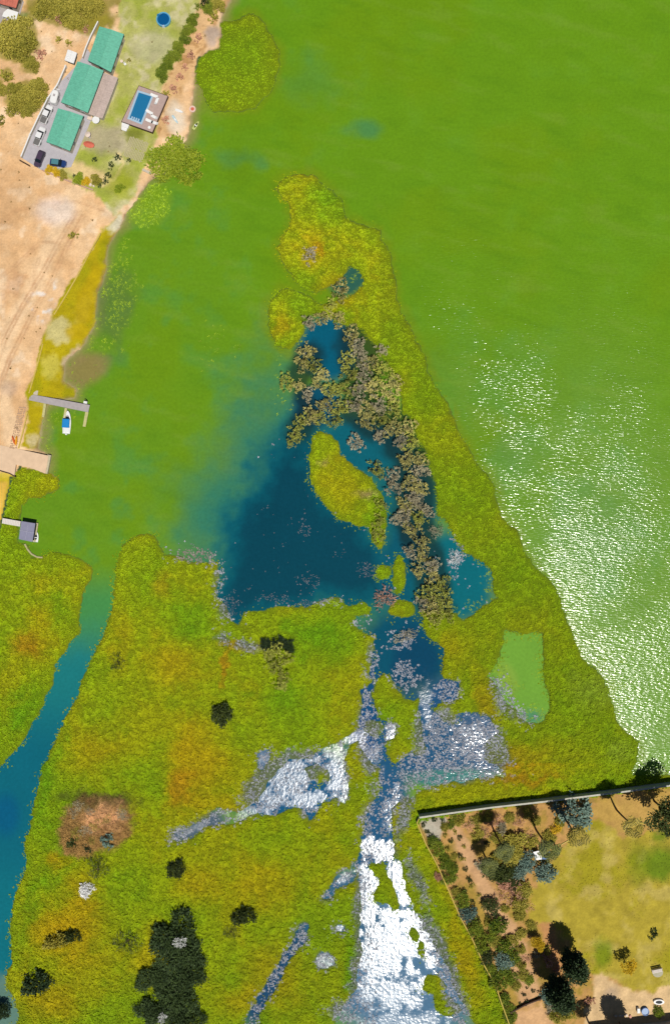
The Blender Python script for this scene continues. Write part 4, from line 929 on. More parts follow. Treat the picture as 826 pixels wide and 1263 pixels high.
plant('tall_tree', 'tall dark tree at the right edge against the north wall', 'tree', 826, 1006, 22, 'dense', 'dark', h=13, stem=10)
plant('tall_tree', 'tall dark tree beside the lawn with a long shadow ellipse', 'tree', 708, 1192, 13, 'column', 'black', h=9.5, stem=9)
plant('tall_tree', 'tall dark tree rising at the end of the dirt path', 'tree', 690, 1226, 14, 'column', 'black', h=10, stem=9)
plant('lawn_tree', 'orange and olive small tree casting a round shadow on the lawn', 'tree', 775, 1193, 9, 'bushy', 'yellow', h=4.6, stem=3)
plant('lawn_bush', 'small dark bush alone on the lawn above the bench', 'bush', 804, 1152, 6, 'small', 'dark', h=1.0)
plant('orchard_tree', 'round yellow tree between the two largest tree shadows', 'tree', 663, 1164, 8, 'dense', 'yellow', h=3.4, stem=2)
plant('tall_tree', 'tall tree below the bottom edge whose shadow falls on the sandy yard', 'tree', 777, 1286, 12, 'column', 'dark', h=10.5, stem=9)
plant('grey_shrub', 'green weedy bush beside the round blue tub', 'bush', 811, 1248, 7, 'bushy', 'green', h=.8)

# palms
FROND_ME = None
def frond_mesh(mat, off=0.0, seed=1):
    rf_ = random.Random(seed); v = []; f = []; at = []; n = 9; L_ = 2.3
    def pt(t): return Vector((L_ * t * (1 - .12 * t), 0, .55 * math.sin(t * 2.2) - .65 * t * t))
    for i in range(n):
        q0 = (i + (off if i else 0)) / n + rf_.uniform(-.02, .02) * (i > 0); a, b = pt(q0), pt((i + 1 + off) / n * .95); w = .035
        b0 = len(v); v += [(a.x, -w, a.z), (a.x, w, a.z), (b.x, w, b.z), (b.x, -w, b.z)]; at += [.9] * 4; f.append((b0, b0 + 1, b0 + 2, b0 + 3))
        if i > 0:
            for sgn in (-1, 1):
                l = rf_.uniform(.6, 1.15) * .74 * math.sin(math.pi * min(1, (i + .6) / (n + .6))) + .15
                b0 = len(v); v += [(a.x, 0, a.z), (a.x + .16, 0, a.z), (a.x + .40, sgn * l, a.z - .18), (a.x + .22, sgn * l, a.z - .20)]; k = .2 + .5 * (i % 2); at += [k] * 4; f.append((b0, b0 + 1, b0 + 2, b0 + 3))
    return raw_mesh('frond', v, f, at, mat)
FROND = [frond_mesh(mat_leaf('palm_leaf', (66, 66, 22), (176, 156, 66), 1.0), q * .17, q) for q in range(5)]
DFROND = [frond_mesh(mat_leaf('dark_palm_leaf', (36, 48, 24), (112, 116, 56), 1.0), q * .17, q + 9) for q in range(5)]
def palm(px_, py_, h, sc, label, me=FROND, nf=18):
    p = W(px_, py_, h); g = ground_z(p.x / S + CX, CY - p.y / S)
    t = thing('palm_tree', label, 'palm', (p.x, p.y, g), rnd.uniform(0, 6))
    bm = B(); k = 6
    for i in range(k): tube(bm, (.06 * math.sin(i), .05 * math.cos(i), (h - g) * i / k), (.06 * math.sin(i + 1), .05 * math.cos(i + 1), (h - g) * (i + 1) / k), .26 - .02 * i, .24 - .02 * i, 8, i in (0, k - 1))
    obj('trunk', bm, BARK, t, True)
    for i in range(nf):
        fo = objm('frond', me[i % 5], t, True); fo.location = (0, 0, h - g - .05)
        fo.rotation_euler = (0, rnd.uniform(-.45, .35) + (.5 if i % 3 == 0 else 0), 2 * math.pi * i / nf + rnd.uniform(-.15, .15)); fo.scale = (sc * rnd.uniform(.8, 1.12), sc, sc)
    return t
palm(781, 1021, 15.5, 1.25, 'tall palm with a thin trunk shadow on the grass near the north wall')
palm(712, 1032, 15, 1.3, 'tall palm below the blue-grey silvery tree')
palm(677, 1049, 16, 1.3, 'tall palm rising right of the tarpaulin shelter', DFROND)
palm(622, 1051, 14, 1.15, 'medium palm over the pale olive tree', DFROND)
palm(603, 1069, 8.5, 1.1, 'shorter palm whose dark oval shadow lies on the bare soil', DFROND)
palm(741, 1292, 12, 1.1, 'tall palm below the bottom edge with its spiky shadow on the yard', DFROND)

# ------------------------------------------------------------------ buildings of the lakeside house
GREENROOF = M('green_metal_roof', (112, 196, 168), .45, .4, .12, 1.6)
PINKROOF = M('grey_pink_metal_roof', (204, 184, 174), .5, .4, .12, 1.6)
REDROOF = M('red_roof', (206, 116, 96), .7, .3, .2, 1.5)
WALLM = M('cream_plaster', (214, 204, 186), .9, .2, .06, 2)
DARKWALL = M('dark_panel_wall', (84, 96, 94), .8, .2, .1, 2)  # one even dark grey-green panel colour
WHITE = M('white_paint', (250, 250, 248), .5, .4, .03, 3)
CONC = M('pale_concrete', (214, 202, 184), .9, .2, .10, 1.6, .03)
GREYCONC = M('grey_concrete', (184, 176, 176), .9, .2, .08, 1.2, .02)
STONE = M('wall_stone', (206, 196, 164), .95, .15, .15, 2.5, .04)
WOODD = M('weathered_boards', (196, 186, 146), .85, .2, .16, 3)
DKWOOD = M('dark_timber', (86, 66, 54), .8, .2, .2, 3)
GLASS = M('dark_glass', (30, 40, 48), .12, .5, .05, 2)
TYRE = M('tyre_rubber', (36, 36, 38), .9, .2, .05, 5)
RIM = M('alloy_rim', (176, 178, 180), .35, .5, .04, 5)
TRIM = M('roof_edge_trim', (70, 104, 96), .6, .3, .05, 2)
def roofed(name, label, quad, z, roofm, wallm=WALLM, rise=0.35, rib=0.55, inset_w=.28, trim=TRIM, windows=True):
    "quad: roof corners in photo pixels, in order; a low mono-pitch metal roof on walls"
    q = P2(quad, z); c = sum((Vector(p) for p in q), Vector((0, 0))) / 4; g = ground_z(c.x / S + CX, CY - c.y / S)
    t = thing(name, label, 'building', (c.x, c.y, g))
    bm = B(); prism(bm, inset(q, inset_w), g - .4, z - .12); obj('wall', bm, wallm, t)
    e0 = (Vector(q[1]) - Vector(q[0])); e1 = (Vector(q[3]) - Vector(q[0]))
    if e0.length < e1.length: long_, short = (e1, e0); 
    else: long_, short = (e0, e1)
    # roof sheet, a shallow gable along the long axis
    bm = B(); o = Vector(q[0]); zz = z
    def P(a, b, zoff):
        p = o + long_ * a + short * b; return (p.x, p.y, zz + zoff + rise * (1 - abs(b - .5) * 2))
    # corners may be slightly skew; use bilinear
    qs = [Vector(p) for p in q]
    if e0.length < e1.length: qq = [qs[0], qs[3], qs[2], qs[1]]
    else: qq = qs
    def BL(a, b): return (qq[0].lerp(qq[1], a)).lerp(qq[3].lerp(qq[2], a), b)
    def V3(a, b, dz): p = BL(a, b); return Vector((p.x, p.y, z - .1 + dz + rise * (1 - abs(b - .5) * 2)))
    for (b0_, b1_) in ((0, .5), (.5, 1)):
        vs = [bm.verts.new(V3(a, b, dz)) for dz in (0, .1) for (a, b) in ((0, b0_), (1, b0_), (1, b1_), (0, b1_))]
        for f in ((3,2,1,0),(4,5,6,7),(0,1,5,4),(1,2,6,5),(2,3,7,6),(3,0,4,7)): bm.faces.new([vs[i] for i in f])
    bmesh.ops.recalc_face_normals(bm, faces=bm.faces)
    rf = obj('roof', bm, roofm, t)
    n = max(4, int(long_.length / rib)); bm = B()
    for i in range(1, n):
        a = i / n; da = .05 / long_.length
        for (b0_, b1_) in ((0.01, .49), (.51, .99)):
            vs = [bm.verts.new(V3(aa, b, dz)) for dz in (.09, .17) for (aa, b) in ((a - da, b0_), (a + da, b0_), (a + da, b1_), (a - da, b1_))]
            for f in ((3,2,1,0),(4,5,6,7),(0,1,5,4),(1,2,6,5),(2,3,7,6),(3,0,4,7)): bm.faces.new([vs[k] for k in f])
    bmesh.ops.recalc_face_normals(bm, faces=bm.faces)
    obj('roof_rib', bm, roofm, rf)
    bm = B(); tube(bm, V3(.0, .5, .13), V3(1, .5, .13), .09, .09, 6); obj('ridge_cap', bm, roofm, rf)
    bm = B(); zt = z - .2
    for a, b in (((0, 0), (1, 0)), ((1, 0), (1, 1)), ((1, 1), (0, 1)), ((0, 1), (0, 0))):
        p0, p1 = V3(*a, -.02), V3(*b, -.02); p0.z = p1.z = z - .16
        d = (p1 - p0); m = (p0 + p1) / 2; box(bm, m, (d.length + .06, .07, .22), math.atan2(d.y, d.x))
    obj('gutter', bm, trim, t)
    if windows:
        w = inset(q, inset_w - .03)
        for i in range(4):
            a, b = Vector(w[i]), Vector(w[(i + 1) % 4]); d = b - a
            if d.length < 3: continue
            k = int(d.length / 3.2)
            for j in range(k):
                p = a.lerp(b, (j + .5) / k); bm = B(); box(bm, (p.x, p.y, g + 1.55), (1.1, .08, 1.0), math.atan2(d.y, d.x)); wn = obj('window', bm, WHITE, t)
                bm = B(); box(bm, (p.x, p.y, g + 1.55), (.95, .12, .85), math.atan2(d.y, d.x)); obj('pane', bm, GLASS, wn)
    return t
roofed('green_roof_building', 'upper building with green metal roof nearest the round pool', [(123,32.5),(153,42),(137,89),(108.5,74.5)], 4.2, GREENROOF)
roofed('green_roof_building', 'middle and largest green roofed building beside the pink-grey roof', [(96,75.5),(128,87),(108.5,139),(75.5,126)], 4.6, GREENROOF)
roofed('green_roof_building', 'lower green roofed building above the blue car', [(72,133.5),(103,143),(86.5,186),(57.5,175)], 4.2, GREENROOF)
roofed('lean_to_building', 'low annex with pinkish grey ribbed roof beside the middle green roof', [(128.6,89.5),(145.5,96),(126.5,146),(109.5,140.5)], 3.4, PINKROOF, rise=.08, trim=WALLM, windows=False)
roofed('white_shed', 'small white flat roofed shed left of the middle green roof', [(84,61),(95,65),(91,78),(80,74)], 3.0, WHITE, DARKWALL, rise=.04, trim=WHITE, windows=False)
roofed('red_roof_house', 'corner of a house with red roof cut off at the top left', [(-20,-16),(28,-12),(20,10),(-12,1)], 4.0, REDROOF, rise=.3, trim=DKWOOD)
bm = B(); prism(bm, P2([(10,11),(23,15),(20,26),(3,20),(5,15)], 2.6), 2.5, 2.62); pts = P2([(10,11),(23,15),(20,26),(3,20)], 2.6)
t = thing('white_canopy', 'bright white awning over the terrace of the red roofed house', 'awning', (pts[0][0], pts[0][1], 1.0)); obj('awning_sheet', bm, WHITE, t)
for p in pts:
    bm = B(); tube(bm, (p[0] * .998, p[1] * .998, .6), (p[0] * .998, p[1] * .998, 2.5), .06); obj('post', bm, WHITE, t)
bm = B(); prism(bm, P2([(-20,8),(2,4),(20,12),(26,0),(30,2),(22,28),(4,24),(-20,60)], 1.05), .6, 1.10); struct('terrace_paving', bm, GREYCONC)
# paved parking yard and its wall
PARK = [(104,62),(118,44),(123,60),(118,80),(110,150),(92,196),(84,204),(72,214),(52,209),(26,194),(37,166),(48,142),(59,120),(66,108),(71,105)]
PARK = [(72,104),(97,78),(108,60),(118,75),(112,150),(95,190),(88,206),(52,210),(26,194),(37,166),(48,142),(59,120)]
bm = B(); prism(bm, P2(PARK, 1.1), .5, 1.10); struct('parking_yard', bm, M('grey_paving', (194, 190, 196), .9, .2, .06, 1.0, .01))
def wall(name, label, pts, h, w, mat, cat='wall', coping=None, cw=.06, zbase=None, post=None):
    P = [W(x, y, 0) for x, y in pts]; g0 = ground_z(*pts[len(pts) // 2]) if zbase is None else zbase
    P = [W(x, y, g0 + h) for x, y in pts]
    t = thing(name, label, cat, (P[0].x, P[0].y, g0))
    def strip(w_, z0, z1):
        bm = B(); n = len(P); Ls = []; Rs = []
        for i in range(n):
            a = P[max(0, i - 1)]; b = P[min(n - 1, i + 1)]; d = Vector((b.x - a.x, b.y - a.y)).normalized(); nn = Vector((-d.y, d.x)) * w_ / 2
            Ls.append((P[i].x + nn.x, P[i].y + nn.y)); Rs.append((P[i].x - nn.x, P[i].y - nn.y))
        rings = [[Vector((*Rs[i], z0)), Vector((*Ls[i], z0)), Vector((*Ls[i], z1)), Vector((*Rs[i], z1))] for i in range(n)]
        loft(bm, rings); bmesh.ops.recalc_face_normals(bm, faces=bm.faces); return bm
    obj('wall_body', strip(w, g0 - .6, g0 + h - (.08 if coping else 0)), mat, t)
    if coping: obj('coping', strip(w + cw * 2, g0 + h - .08, g0 + h), coping, t)
    if post:
        for i in range(len(P) - 1):
            d = (P[i + 1] - P[i]); k = max(1, int(d.length / post))
            for j in range(k):
                p = P[i] + d * (j / k); bm = B(); box(bm, (p.x, p.y, g0 + h / 2 + .06), (w + .14, w + .14, h + .2), math.atan2(d.y, d.x)); obj('pier_post', bm, coping or mat, t)
    return t
wall('yard_wall', 'thin pale wall along the left side of the parked cars', [(81,81),(71,104),(59,121),(48,143),(37,166),(26,193)], 1.3, .18, WALLM, coping=WHITE, post=5)
wall('yard_wall', 'thin pale wall running up past the small white shed', [(121,26),(112,44),(106,58),(102,70)], 1.2, .16, WALLM, coping=WHITE)
wall('timber_gate', 'dark low timber gate at the bottom end of the parking yard', [(24,197),(36.5,204)], 1.0, .14, DKWOOD, 'gate')
wall('garden_kerb', 'low pinkish stone kerb along the lower edge of the garden', [(52,209.5),(70,217),(92,226),(115,234)], .35, .3, M('pink_stone', (206, 168, 150), .9, .2, .15, 3, .03), 'kerb')
wall('shore_wall', 'long low yellowish wall along the shore grass', [(124,288),(112,309),(98,336),(83,362),(67,388)], .5, .3, M('yellow_stone', (216, 190, 96), .9, .2, .15, 3, .03), zbase=.7)
wall('shore_wall', 'low wall above the L shaped pier', [(53,424),(48,444),(42,465),(36,485)], .5, .28, MATS['yellow_stone'], zbase=.7)
wall('shore_wall', 'low wall between the L shaped pier and the sandy ramp', [(34,508),(31,522),(27,538),(23,553)], .5, .3, MATS['yellow_stone'], zbase=.7)
# stones of the bank below the L shaped pier
PEB = M('bank_stone', (206, 172, 140), .95, .15, .2, 3, .02)
t = thing('stone_bank', 'strip of laid stones on the bank between pier and ramp', 'stone bank', W(28, 520, .8))
def pebble_me(seed):
    r = random.Random(seed); bm = B(); bmesh.ops.create_icosphere(bm, subdivisions=1, radius=1)
    for v in bm.verts: v.co *= r.uniform(.8, 1.15); v.co.z *= .6
    me = bpy.data.meshes.new('stone'); bm.to_mesh(me); bm.free(); me.materials.append(PEB); return me
PM = [pebble_me(i) for i in range(4)]
for i in range(20):
    for j in range(4):
        y_ = 503 + i * 2.6; x_ = 31.5 - (y_ - 503) * .23 - j * 2.3 + rnd.uniform(-.5, .5)
        p = W(x_, y_ + rnd.uniform(-.5, .5), .8); s = objm('stone', PM[rnd.randrange(4)], t); s.location = (p.x, p.y, ground_z(x_, y_) + .05); s.rotation_euler = (0, 0, rnd.uniform(0, 6)); s.scale = (rnd.uniform(.18, .3),) * 2 + (rnd.uniform(.15, .25),)

# swimming pool on its raised deck
POOLB = M('pool_blue_lining', (14, 118, 168), .5, .3, .03, 1)
t = thing('swimming_pool', 'rectangular blue swimming pool on a raised grey-pink deck', 'pool', W(178, 134, 1))
deckq = P2([(171.7,106),(207,118.6),(188,163),(150.5,149.7)], 1.9); poolq = P2([(171.5,114),(187,119),(174,151),(160,145.4)], 1.9)
copq = inset(poolq, -.45)
def frame(bm, outer, inner, z0, z1):
    n = len(outer); q = [[bm.verts.new((*p, z)) for p in poly] for poly, z in ((outer, z0), (outer, z1), (inner, z1), (inner, z0))]
    for k in range(4):
        a, b = q[k], q[(k + 1) % 4]
        for i in range(n): bm.faces.new((a[i], a[(i + 1) % n], b[(i + 1) % n], b[i]))
    bmesh.ops.recalc_face_normals(bm, faces=bm.faces); return bm
obj('deck', frame(B(), deckq, copq, .4, 1.9), M('pink_grey_deck', (192, 168, 160), .8, .2, .08, 1.5), t)
obj('deck_edge', frame(B(), inset(deckq, -.12), inset(deckq, -.005), .4, 1.93), DKWOOD, t)
obj('coping', frame(B(), inset(copq, .003), poolq, .5, 1.96), M('pale_blue_coping', (176, 206, 226), .6, .3, .04, 2), t)
bm = B(); prism(bm, inset(poolq, .004), .6, 1.78); obj('pool_water', bm, POOLB, t)
bm = B()
a, b = Vector(W(161, 145, 1.8)[:2]), Vector(W(173.5, 149.5, 1.8)[:2])
for i in range(4):
    p = a.lerp(b, (i + .7) / 4.6); box(bm, (p.x, p.y, 1.80), (.35, .9, .12), math.radians(-20))
obj('pool_steps', bm, MATS['pale_blue_coping'], t)
def lounger(px_, py_, rz, label):
    p = W(px_, py_, 2.0); t = thing('sun_lounger', label, 'lounger', (p.x, p.y, 1.9), rz, 'white loungers on the pool deck')
    bm = B(); box(bm, (0, 0, .32), (.7, 1.3, .1)); obj('seat', bm, WHITE, t, True)
    bm = B(); rings = [[Vector((-.35, .65, .3)), Vector((.35, .65, .3)), Vector((.35, .65, .38)), Vector((-.35, .65, .38))], [Vector((-.35, 1.25, .65)), Vector((.35, 1.25, .65)), Vector((.35, 1.23, .73)), Vector((-.35, 1.23, .73))]]
    loft(bm, rings); bmesh.ops.recalc_face_normals(bm, faces=bm.faces); obj('backrest', bm, WHITE, t, True)
    for sx in (-1, 1):
        for sy in (-1, 1): bm = B(); box(bm, (sx * .3, sy * .55, .135), (.06, .06, .27)); obj('leg', bm, WHITE, t, True)
for args in [(192,119,math.radians(70),'white lounger nearest the upper corner of the pool deck'),(194,124,math.radians(160),'white lounger just below the uppermost one'),(186,139.5,math.radians(60),'white lounger in the middle of the pool deck side'),(189.5,144,math.radians(-120),'white lounger right of the middle one'),(186,150,math.radians(70),'white lounger lowest on the pool deck'),(190,151.5,math.radians(250),'white lounger beside the lowest one at the deck edge')]: lounger(*args)
p = W(184.5, 157.5, 2.1); t = thing('side_table', 'small round white table at the bottom corner of the pool deck', 'table', (p.x, p.y, 1.9)); bm = B(); disc(bm, p, .38, .38, 2.25, 2.31, 16); obj('table_top', bm, WHITE, t); bm = B(); tube(bm, (p.x, p.y, 1.9), (p.x, p.y, 2.25), .05); obj('stem', bm, WHITE, t)
bm = B(); q = P2([(150.5,151),(159,154),(156,162),(150,160)], 1.3)
prism(bm, q, .6, 1.35); t = thing('pool_stairs', 'white steps down from the lower left corner of the pool deck', 'steps', W(154, 156, 1)); obj('lower_step', bm, WHITE, t)
bm = B(); prism(bm, P2([(151,151),(159.5,154),(158,158),(150.5,156)], 1.6), .6, 1.6); obj('upper_step', bm, WHITE, t)
# round splash pool
p = W(202, 24.6, 1.3); g = ground_z(202, 24.6)
t = thing('round_pool', 'round above-ground pool with pale blue rim on the lawn', 'pool', (p.x, p.y, g))
bm = B(); ring(bm, p, 1.85, 1.55, g - .2, g + .75); bmesh.ops.recalc_face_normals(bm, faces=bm.faces); obj('pool_wall', bm, M('sky_blue_vinyl', (96, 176, 214), .4, .4, .04, 2), t, smooth=False)
bm = B(); disc(bm, p, 1.56, 1.56, g - .1, g + .6, 28); obj('pool_water', bm, M('deep_pool_blue', (12, 92, 150), .12, .5, .04, 1), t)
bm = B()
for dx in (-.25, .25): tube(bm, (p.x + dx, p.y - 2.0, g - .1), (p.x + dx, p.y - 1.7, g + 1.2), .04)
for k in range(4): tube(bm, (p.x - .25, p.y - 1.98 + .07 * k, g + .2 + .25 * k), (p.x + .25, p.y - 1.98 + .07 * k, g + .2 + .25 * k), .04)
obj('ladder', bm, WHITE, t)
bm = B(); disc(bm, (p.x - 1.3, p.y + 1.0), .35, .35, g + .5, g + .82, 14); obj('pump_lid', bm, POOLB, t)
# plank deck in the garden
t = thing('plank_deck', 'weathered plank deck between pool and willow tree', 'deck', W(170, 183, 1.2))
a0 = Vector((math.cos(math.radians(-20)), math.sin(math.radians(-20)), 0)); a1 = Vector((a0.y, -a0.x, 0))
cdeck = W(168, 184, 1.2); plk = {}
for i in range(13):
    for j in range(2):
        L_ = 2.4 + .25 * ((i * 7 + j * 3) % 3); key = round(L_, 2)
        if key not in plk: bm = B(); box(bm, (0, 0, 0), (.27, L_, .06)); me = bpy.data.meshes.new('plank'); bm.to_mesh(me); bm.free(); me.materials.append(WOODD); plk[key] = me
        o = objm('plank', plk[key], t); o.location = cdeck + a0 * ((i - 6) * .40) + a1 * ((j - .5) * 2.75 + .08 * (i % 2)); o.location.z = ground_z(168, 184) + .16 + .008 * ((i + j) % 3); o.rotation_euler = (0, 0, math.radians(-20))
def mini(name, label, cat, px_, py_, parts, rz=0, grp=None):
    p = W(px_, py_, 1); g = ground_z(px_, py_); t = thing(name, label, cat, (p.x, p.y, max(g, 0)), rz, grp)
    for nm, fn, mt in parts: bm = B(); fn(bm); bmesh.ops.recalc_face_normals(bm, faces=bm.faces); obj(nm, bm, mt, t, True)
    return t
RED = M('red_fabric', (228, 120, 96), .8, .2, .1, 3)
PEACH = M('cream_fabric', (242, 222, 206), .8, .2, .05, 3)
mini('parasol', 'small round cream parasol above the red one', 'parasol', 111, 169.5, [('canopy', lambda b: disc(b, (0, 0), .75, .75, 2.1, 2.45, 8, 0, .08), PEACH), ('pole', lambda b: tube(b, (0, 0, 0), (0, 0, 2.5), .04), WHITE), ('base', lambda b: disc(b, (0, 0), .25, .25, 0, .08, 12), GREYCONC)])
mini('play_tent', 'red oval play canopy on the garden gravel', 'tent', 111, 180, [('canopy', lambda b: disc(b, (0, 0), 1.5, .85, 1.0, 1.45, 10, -.25, .25), RED), ('frame', lambda b: [tube(b, (x, y, 0), (x * .9, y * .9, 1.0), .04) for x in (-1.1, 1.1) for y in (-.5, .5)], DKWOOD)])
mini('satellite_dish', 'round white dish at the lower corner of the pink-grey roof', 'dish', 121, 152, [('dish', lambda b: (disc(b, (0, 0), .5, .5, 1.9, 2.2, 18, 0, 1.9)), WHITE), ('mast', lambda b: tube(b, (0, 0, 0), (0, 0, 1.9), .06), GREYCONC)])
mini('storage_box', 'white box against the end of the pink-grey roof', 'box', 112, 147.5, [('body', lambda b: box(b, (0, 0, .4), (1.1, .7, .8), -.3), WHITE), ('lid', lambda b: box(b, (0, 0, .84), (1.2, .8, .08), -.3), PEACH)])
mini('storage_box', 'tall white cabinet beside the lower green roofed building', 'box', 91, 181.5, [('body', lambda b: box(b, (0, 0, .7), (.45, 1.3, 1.4), -.35), WHITE), ('lid', lambda b: box(b, (0, 0, 1.44), (.52, 1.4, .08), -.35), WHITE)])
mini('rockery_stones', 'pale round stones beside the kerb in the rockery', 'stone', 112, 228, [('stone', lambda b: disc(b, (0, 0), .6, .45, 0, .35, 9, .3, .7), PEACH), ('small_stone', lambda b: disc(b, (.8, -.3), .3, .35, 0, .25, 7, .3, .7), PEACH)])
mini('garden_chair', 'white garden chair on the lawn by the top green roof', 'chair', 155, 80, [('seat', lambda b: box(b, (0, 0, .42), (.55, .55, .07)), WHITE), ('backrest', lambda b: box(b, (0, .26, .75), (.55, .06, .6)), WHITE)] + [('leg', (lambda sx, sy: lambda b: box(b, (sx * .24, sy * .24, .19), (.05, .05, .38)))(sx, sy), WHITE) for sx in (-1, 1) for sy in (-1, 1)], .8)
mini('garden_table', 'small pale garden table near the white chair on the lawn', 'table', 151, 77, [('table_top', lambda b: disc(b, (0, 0), .4, .4, .68, .73, 14), PEACH), ('stem', lambda b: tube(b, (0, 0, 0), (0, 0, .68), .05), PEACH)])

# ------------------------------------------------------------------ vehicles
def paint(name, rgb): return M(name, rgb, .3, .6, .02, 1)
def wheels(t, xs_, y_, r=.34):
    for x_ in xs_:
        for sy in (-1, 1):
            bm = B(); tube(bm, (x_, sy * (y_ - .11), r), (x_, sy * (y_ + .11), r), r, r, 14); wl = obj('wheel', bm, TYRE, t, True)
            bm = B(); tube(bm, (x_, sy * (y_ + .10), r), (x_, sy * (y_ + .125), r), r * .6, r * .55, 10); obj('rim', bm, RIM, wl, True)
def carbody(t, secs, mat, name='body'):
    "secs: (x, half width, z bottom, z top) along the car"
    rings = []
    for (x_, w_, z0, z1) in secs:
        c = min(.12, w_ * .3); rings.append([Vector((x_, -w_, z0)), Vector((x_, w_, z0)), Vector((x_, w_, z1 - c)), Vector((x_, w_ - c, z1)), Vector((x_, -w_ + c, z1)), Vector((x_, -w_, z1 - c))])
    bm = B(); loft(bm, rings); bmesh.ops.recalc_face_normals(bm, faces=bm.faces); return obj(name, bm, mat, t, True, False)
def cab(t, x0, x1, hw, z0, z1, mat, rake_f=.55, rake_r=.3):
    "x1 is the windscreen side"
    def q(x_a, x_b, w_, z_): return [Vector((x_a, -w_, z_)), Vector((x_b, -w_, z_)), Vector((x_b, w_, z_)), Vector((x_a, w_, z_))]
    bm = B(); loft(bm, [q(x0, x1, hw, z0), q(x0 + rake_r, x1 - rake_f, hw * .84, z1)]); bmesh.ops.recalc_face_normals(bm, faces=bm.faces); obj('window', bm, GLASS, t, True)
    bm = B(); loft(bm, [q(x0 + rake_r - .04, x1 - rake_f + .04, hw * .86, z1 + .003), q(x0 + rake_r + .06, x1 - rake_f - .08, hw * .78, z1 + .07)]); bmesh.ops.recalc_face_normals(bm, faces=bm.faces); obj('roof', bm, mat, t, True)
HL = M('headlight_glass', (235, 238, 240), .2, .6, .02, 3)
TL = M('tail_light', (170, 30, 24), .3, .5, .02, 3)
def lights(t, xf, xr, y_, z_):
    for sy in (-1, 1):
        bm = B(); box(bm, (xf, sy * y_, z_), (.10, .32, .14)); obj('headlight', bm, HL, t, True)
        bm = B(); box(bm, (xr, sy * y_, z_ + .05), (.08, .22, .18)); obj('tail_light', bm, TL, t, True)
def pickup(px_, py_, ang, label, mat, group='pickups in the parking yard'):
    p = W(px_, py_, 1.9); t = thing('pickup_truck', label, 'pickup', (p.x, p.y, 1.10), ang, group)
    carbody(t, [(-2.55, .84, .45, 1.0), (-2.5, .88, .35, 1.08), (-.75, .9, .3, 1.08)], mat, 'bed')
    carbody(t, [(-.74, .9, .3, 1.08), (.6, .92, .3, 1.1), (1.2, .91, .3, 1.08), (2.2, .86, .33, .98), (2.5, .76, .4, .82)], mat)
    cab(t, -.78, 1.35, .84, 1.07, 1.68, mat, .62, .12)
    bm = B(); box(bm, (-1.65, 0, 1.11), (1.62, 1.5, .06)); obj('bed_cover', bm, M('bed_cover_grey', (120, 118, 116), .8, .2, .08, 2), t, True)
    wheels(t, (-1.6, 1.6), .82, .37); lights(t, 2.42, -2.56, .62, .72)
    for sy in (-1, 1): bm = B(); box(bm, (.95, sy * 1.0, 1.18), (.16, .2, .14)); obj('wing_mirror', bm, mat, t, True)
def hatch(px_, py_, ang, label, mat, roofm=None, L_=4.4):
    p = W(px_, py_, 1.8); t = thing('parked_car', label, 'car', (p.x, p.y, 1.10), ang); k = L_ / 4.4
    carbody(t, [(-2.18 * k, .74, .45, .9), (-2.1 * k, .84, .33, 1.0), (-1.0 * k, .88, .28, 1.02), (.8 * k, .88, .28, 1.0), (1.7 * k, .84, .3, .9), (2.2 * k, .68, .38, .72)], mat)
    cab(t, -1.95 * k, 1.05 * k, .80, .98, 1.55, roofm or mat, .75, .35)
    wheels(t, (-1.35 * k, 1.35 * k), .79, .33); lights(t, 2.1 * k, -2.17 * k, .58, .68)
    for sy in (-1, 1): bm = B(); box(bm, (.6 * k, sy * .96, 1.05), (.14, .18, .12)); obj('wing_mirror', bm, mat, t, True)
pickup(57.5, 141, math.radians(66), 'white pickup with grey covered bed parked higher along the yard wall', paint('white_car_paint', (250, 250, 250)))
pickup(49, 168, math.radians(68), 'white pickup with grey covered bed parked lower along the yard wall', MATS['white_car_paint'])
hatch(49, 196, math.radians(-112), 'dark purple car by the timber gate with its pinkish bonnet down', paint('dark_purple_paint', (78, 62, 84)))
hatch(72, 201, math.radians(-8), 'dark blue car with teal roof parked across below the lower green roof', paint('dark_blue_paint', (24, 60, 118)), paint('teal_roof_paint', (84, 140, 150)), 4.2)
# caravan
p = W(67, 119, 3); t = thing('caravan', 'white rounded caravan with its tow bar up, above the pickups', 'caravan', (p.x, p.y, 1.1), math.radians(76))
def capsule(L_, w_, k=1.0, n=10):
    pts = []
    for s in (1, -1):
        for i in range(n + 1):
            a = -math.pi / 2 + math.pi * i / n if s > 0 else math.pi / 2 + math.pi * i / n
            ex = 2.6; ca, sa = math.cos(a), math.sin(a)
            pts.append(((L_ / 2 - w_ * .45) * s + math.copysign(abs(ca) ** (2 / ex), ca) * w_ * .45 * k, math.copysign(abs(sa) ** (2 / ex), sa) * w_ / 2 * k))
    return pts
bm = B(); rings = [[Vector((x_, y_, z_)) for x_, y_ in capsule(3.5, 1.9, k)] for z_, k in ((.4, .94), (.7, 1), (1.7, 1), (2.0, .93), (2.12, .78))]; loft(bm, rings); obj('body', bm, WHITE, t, True)
bm = B(); box(bm, (0, .96, 1.5), (1.0, .05, .5)); obj('window', bm, GLASS, t, True); bm = B(); box(bm, (0, -.96, 1.5), (1.0, .05, .5)); obj('window', bm, GLASS, t, True)
bm = B(); tube(bm, (1.7, .5, .5), (2.5, 0, .5), .05); tube(bm, (1.7, -.5, .5), (2.5, 0, .5), .05); box(bm, (2.45, 0, .55), (.15, 1.1, .12)); obj('tow_bar', bm, WHITE, t, True)
bm = B(); box(bm, (.3, 0, 2.16), (.6, .5, .1)); obj('roof_hatch', bm, GREYCONC, t, True)
wheels(t, (-.1,), .82, .32)
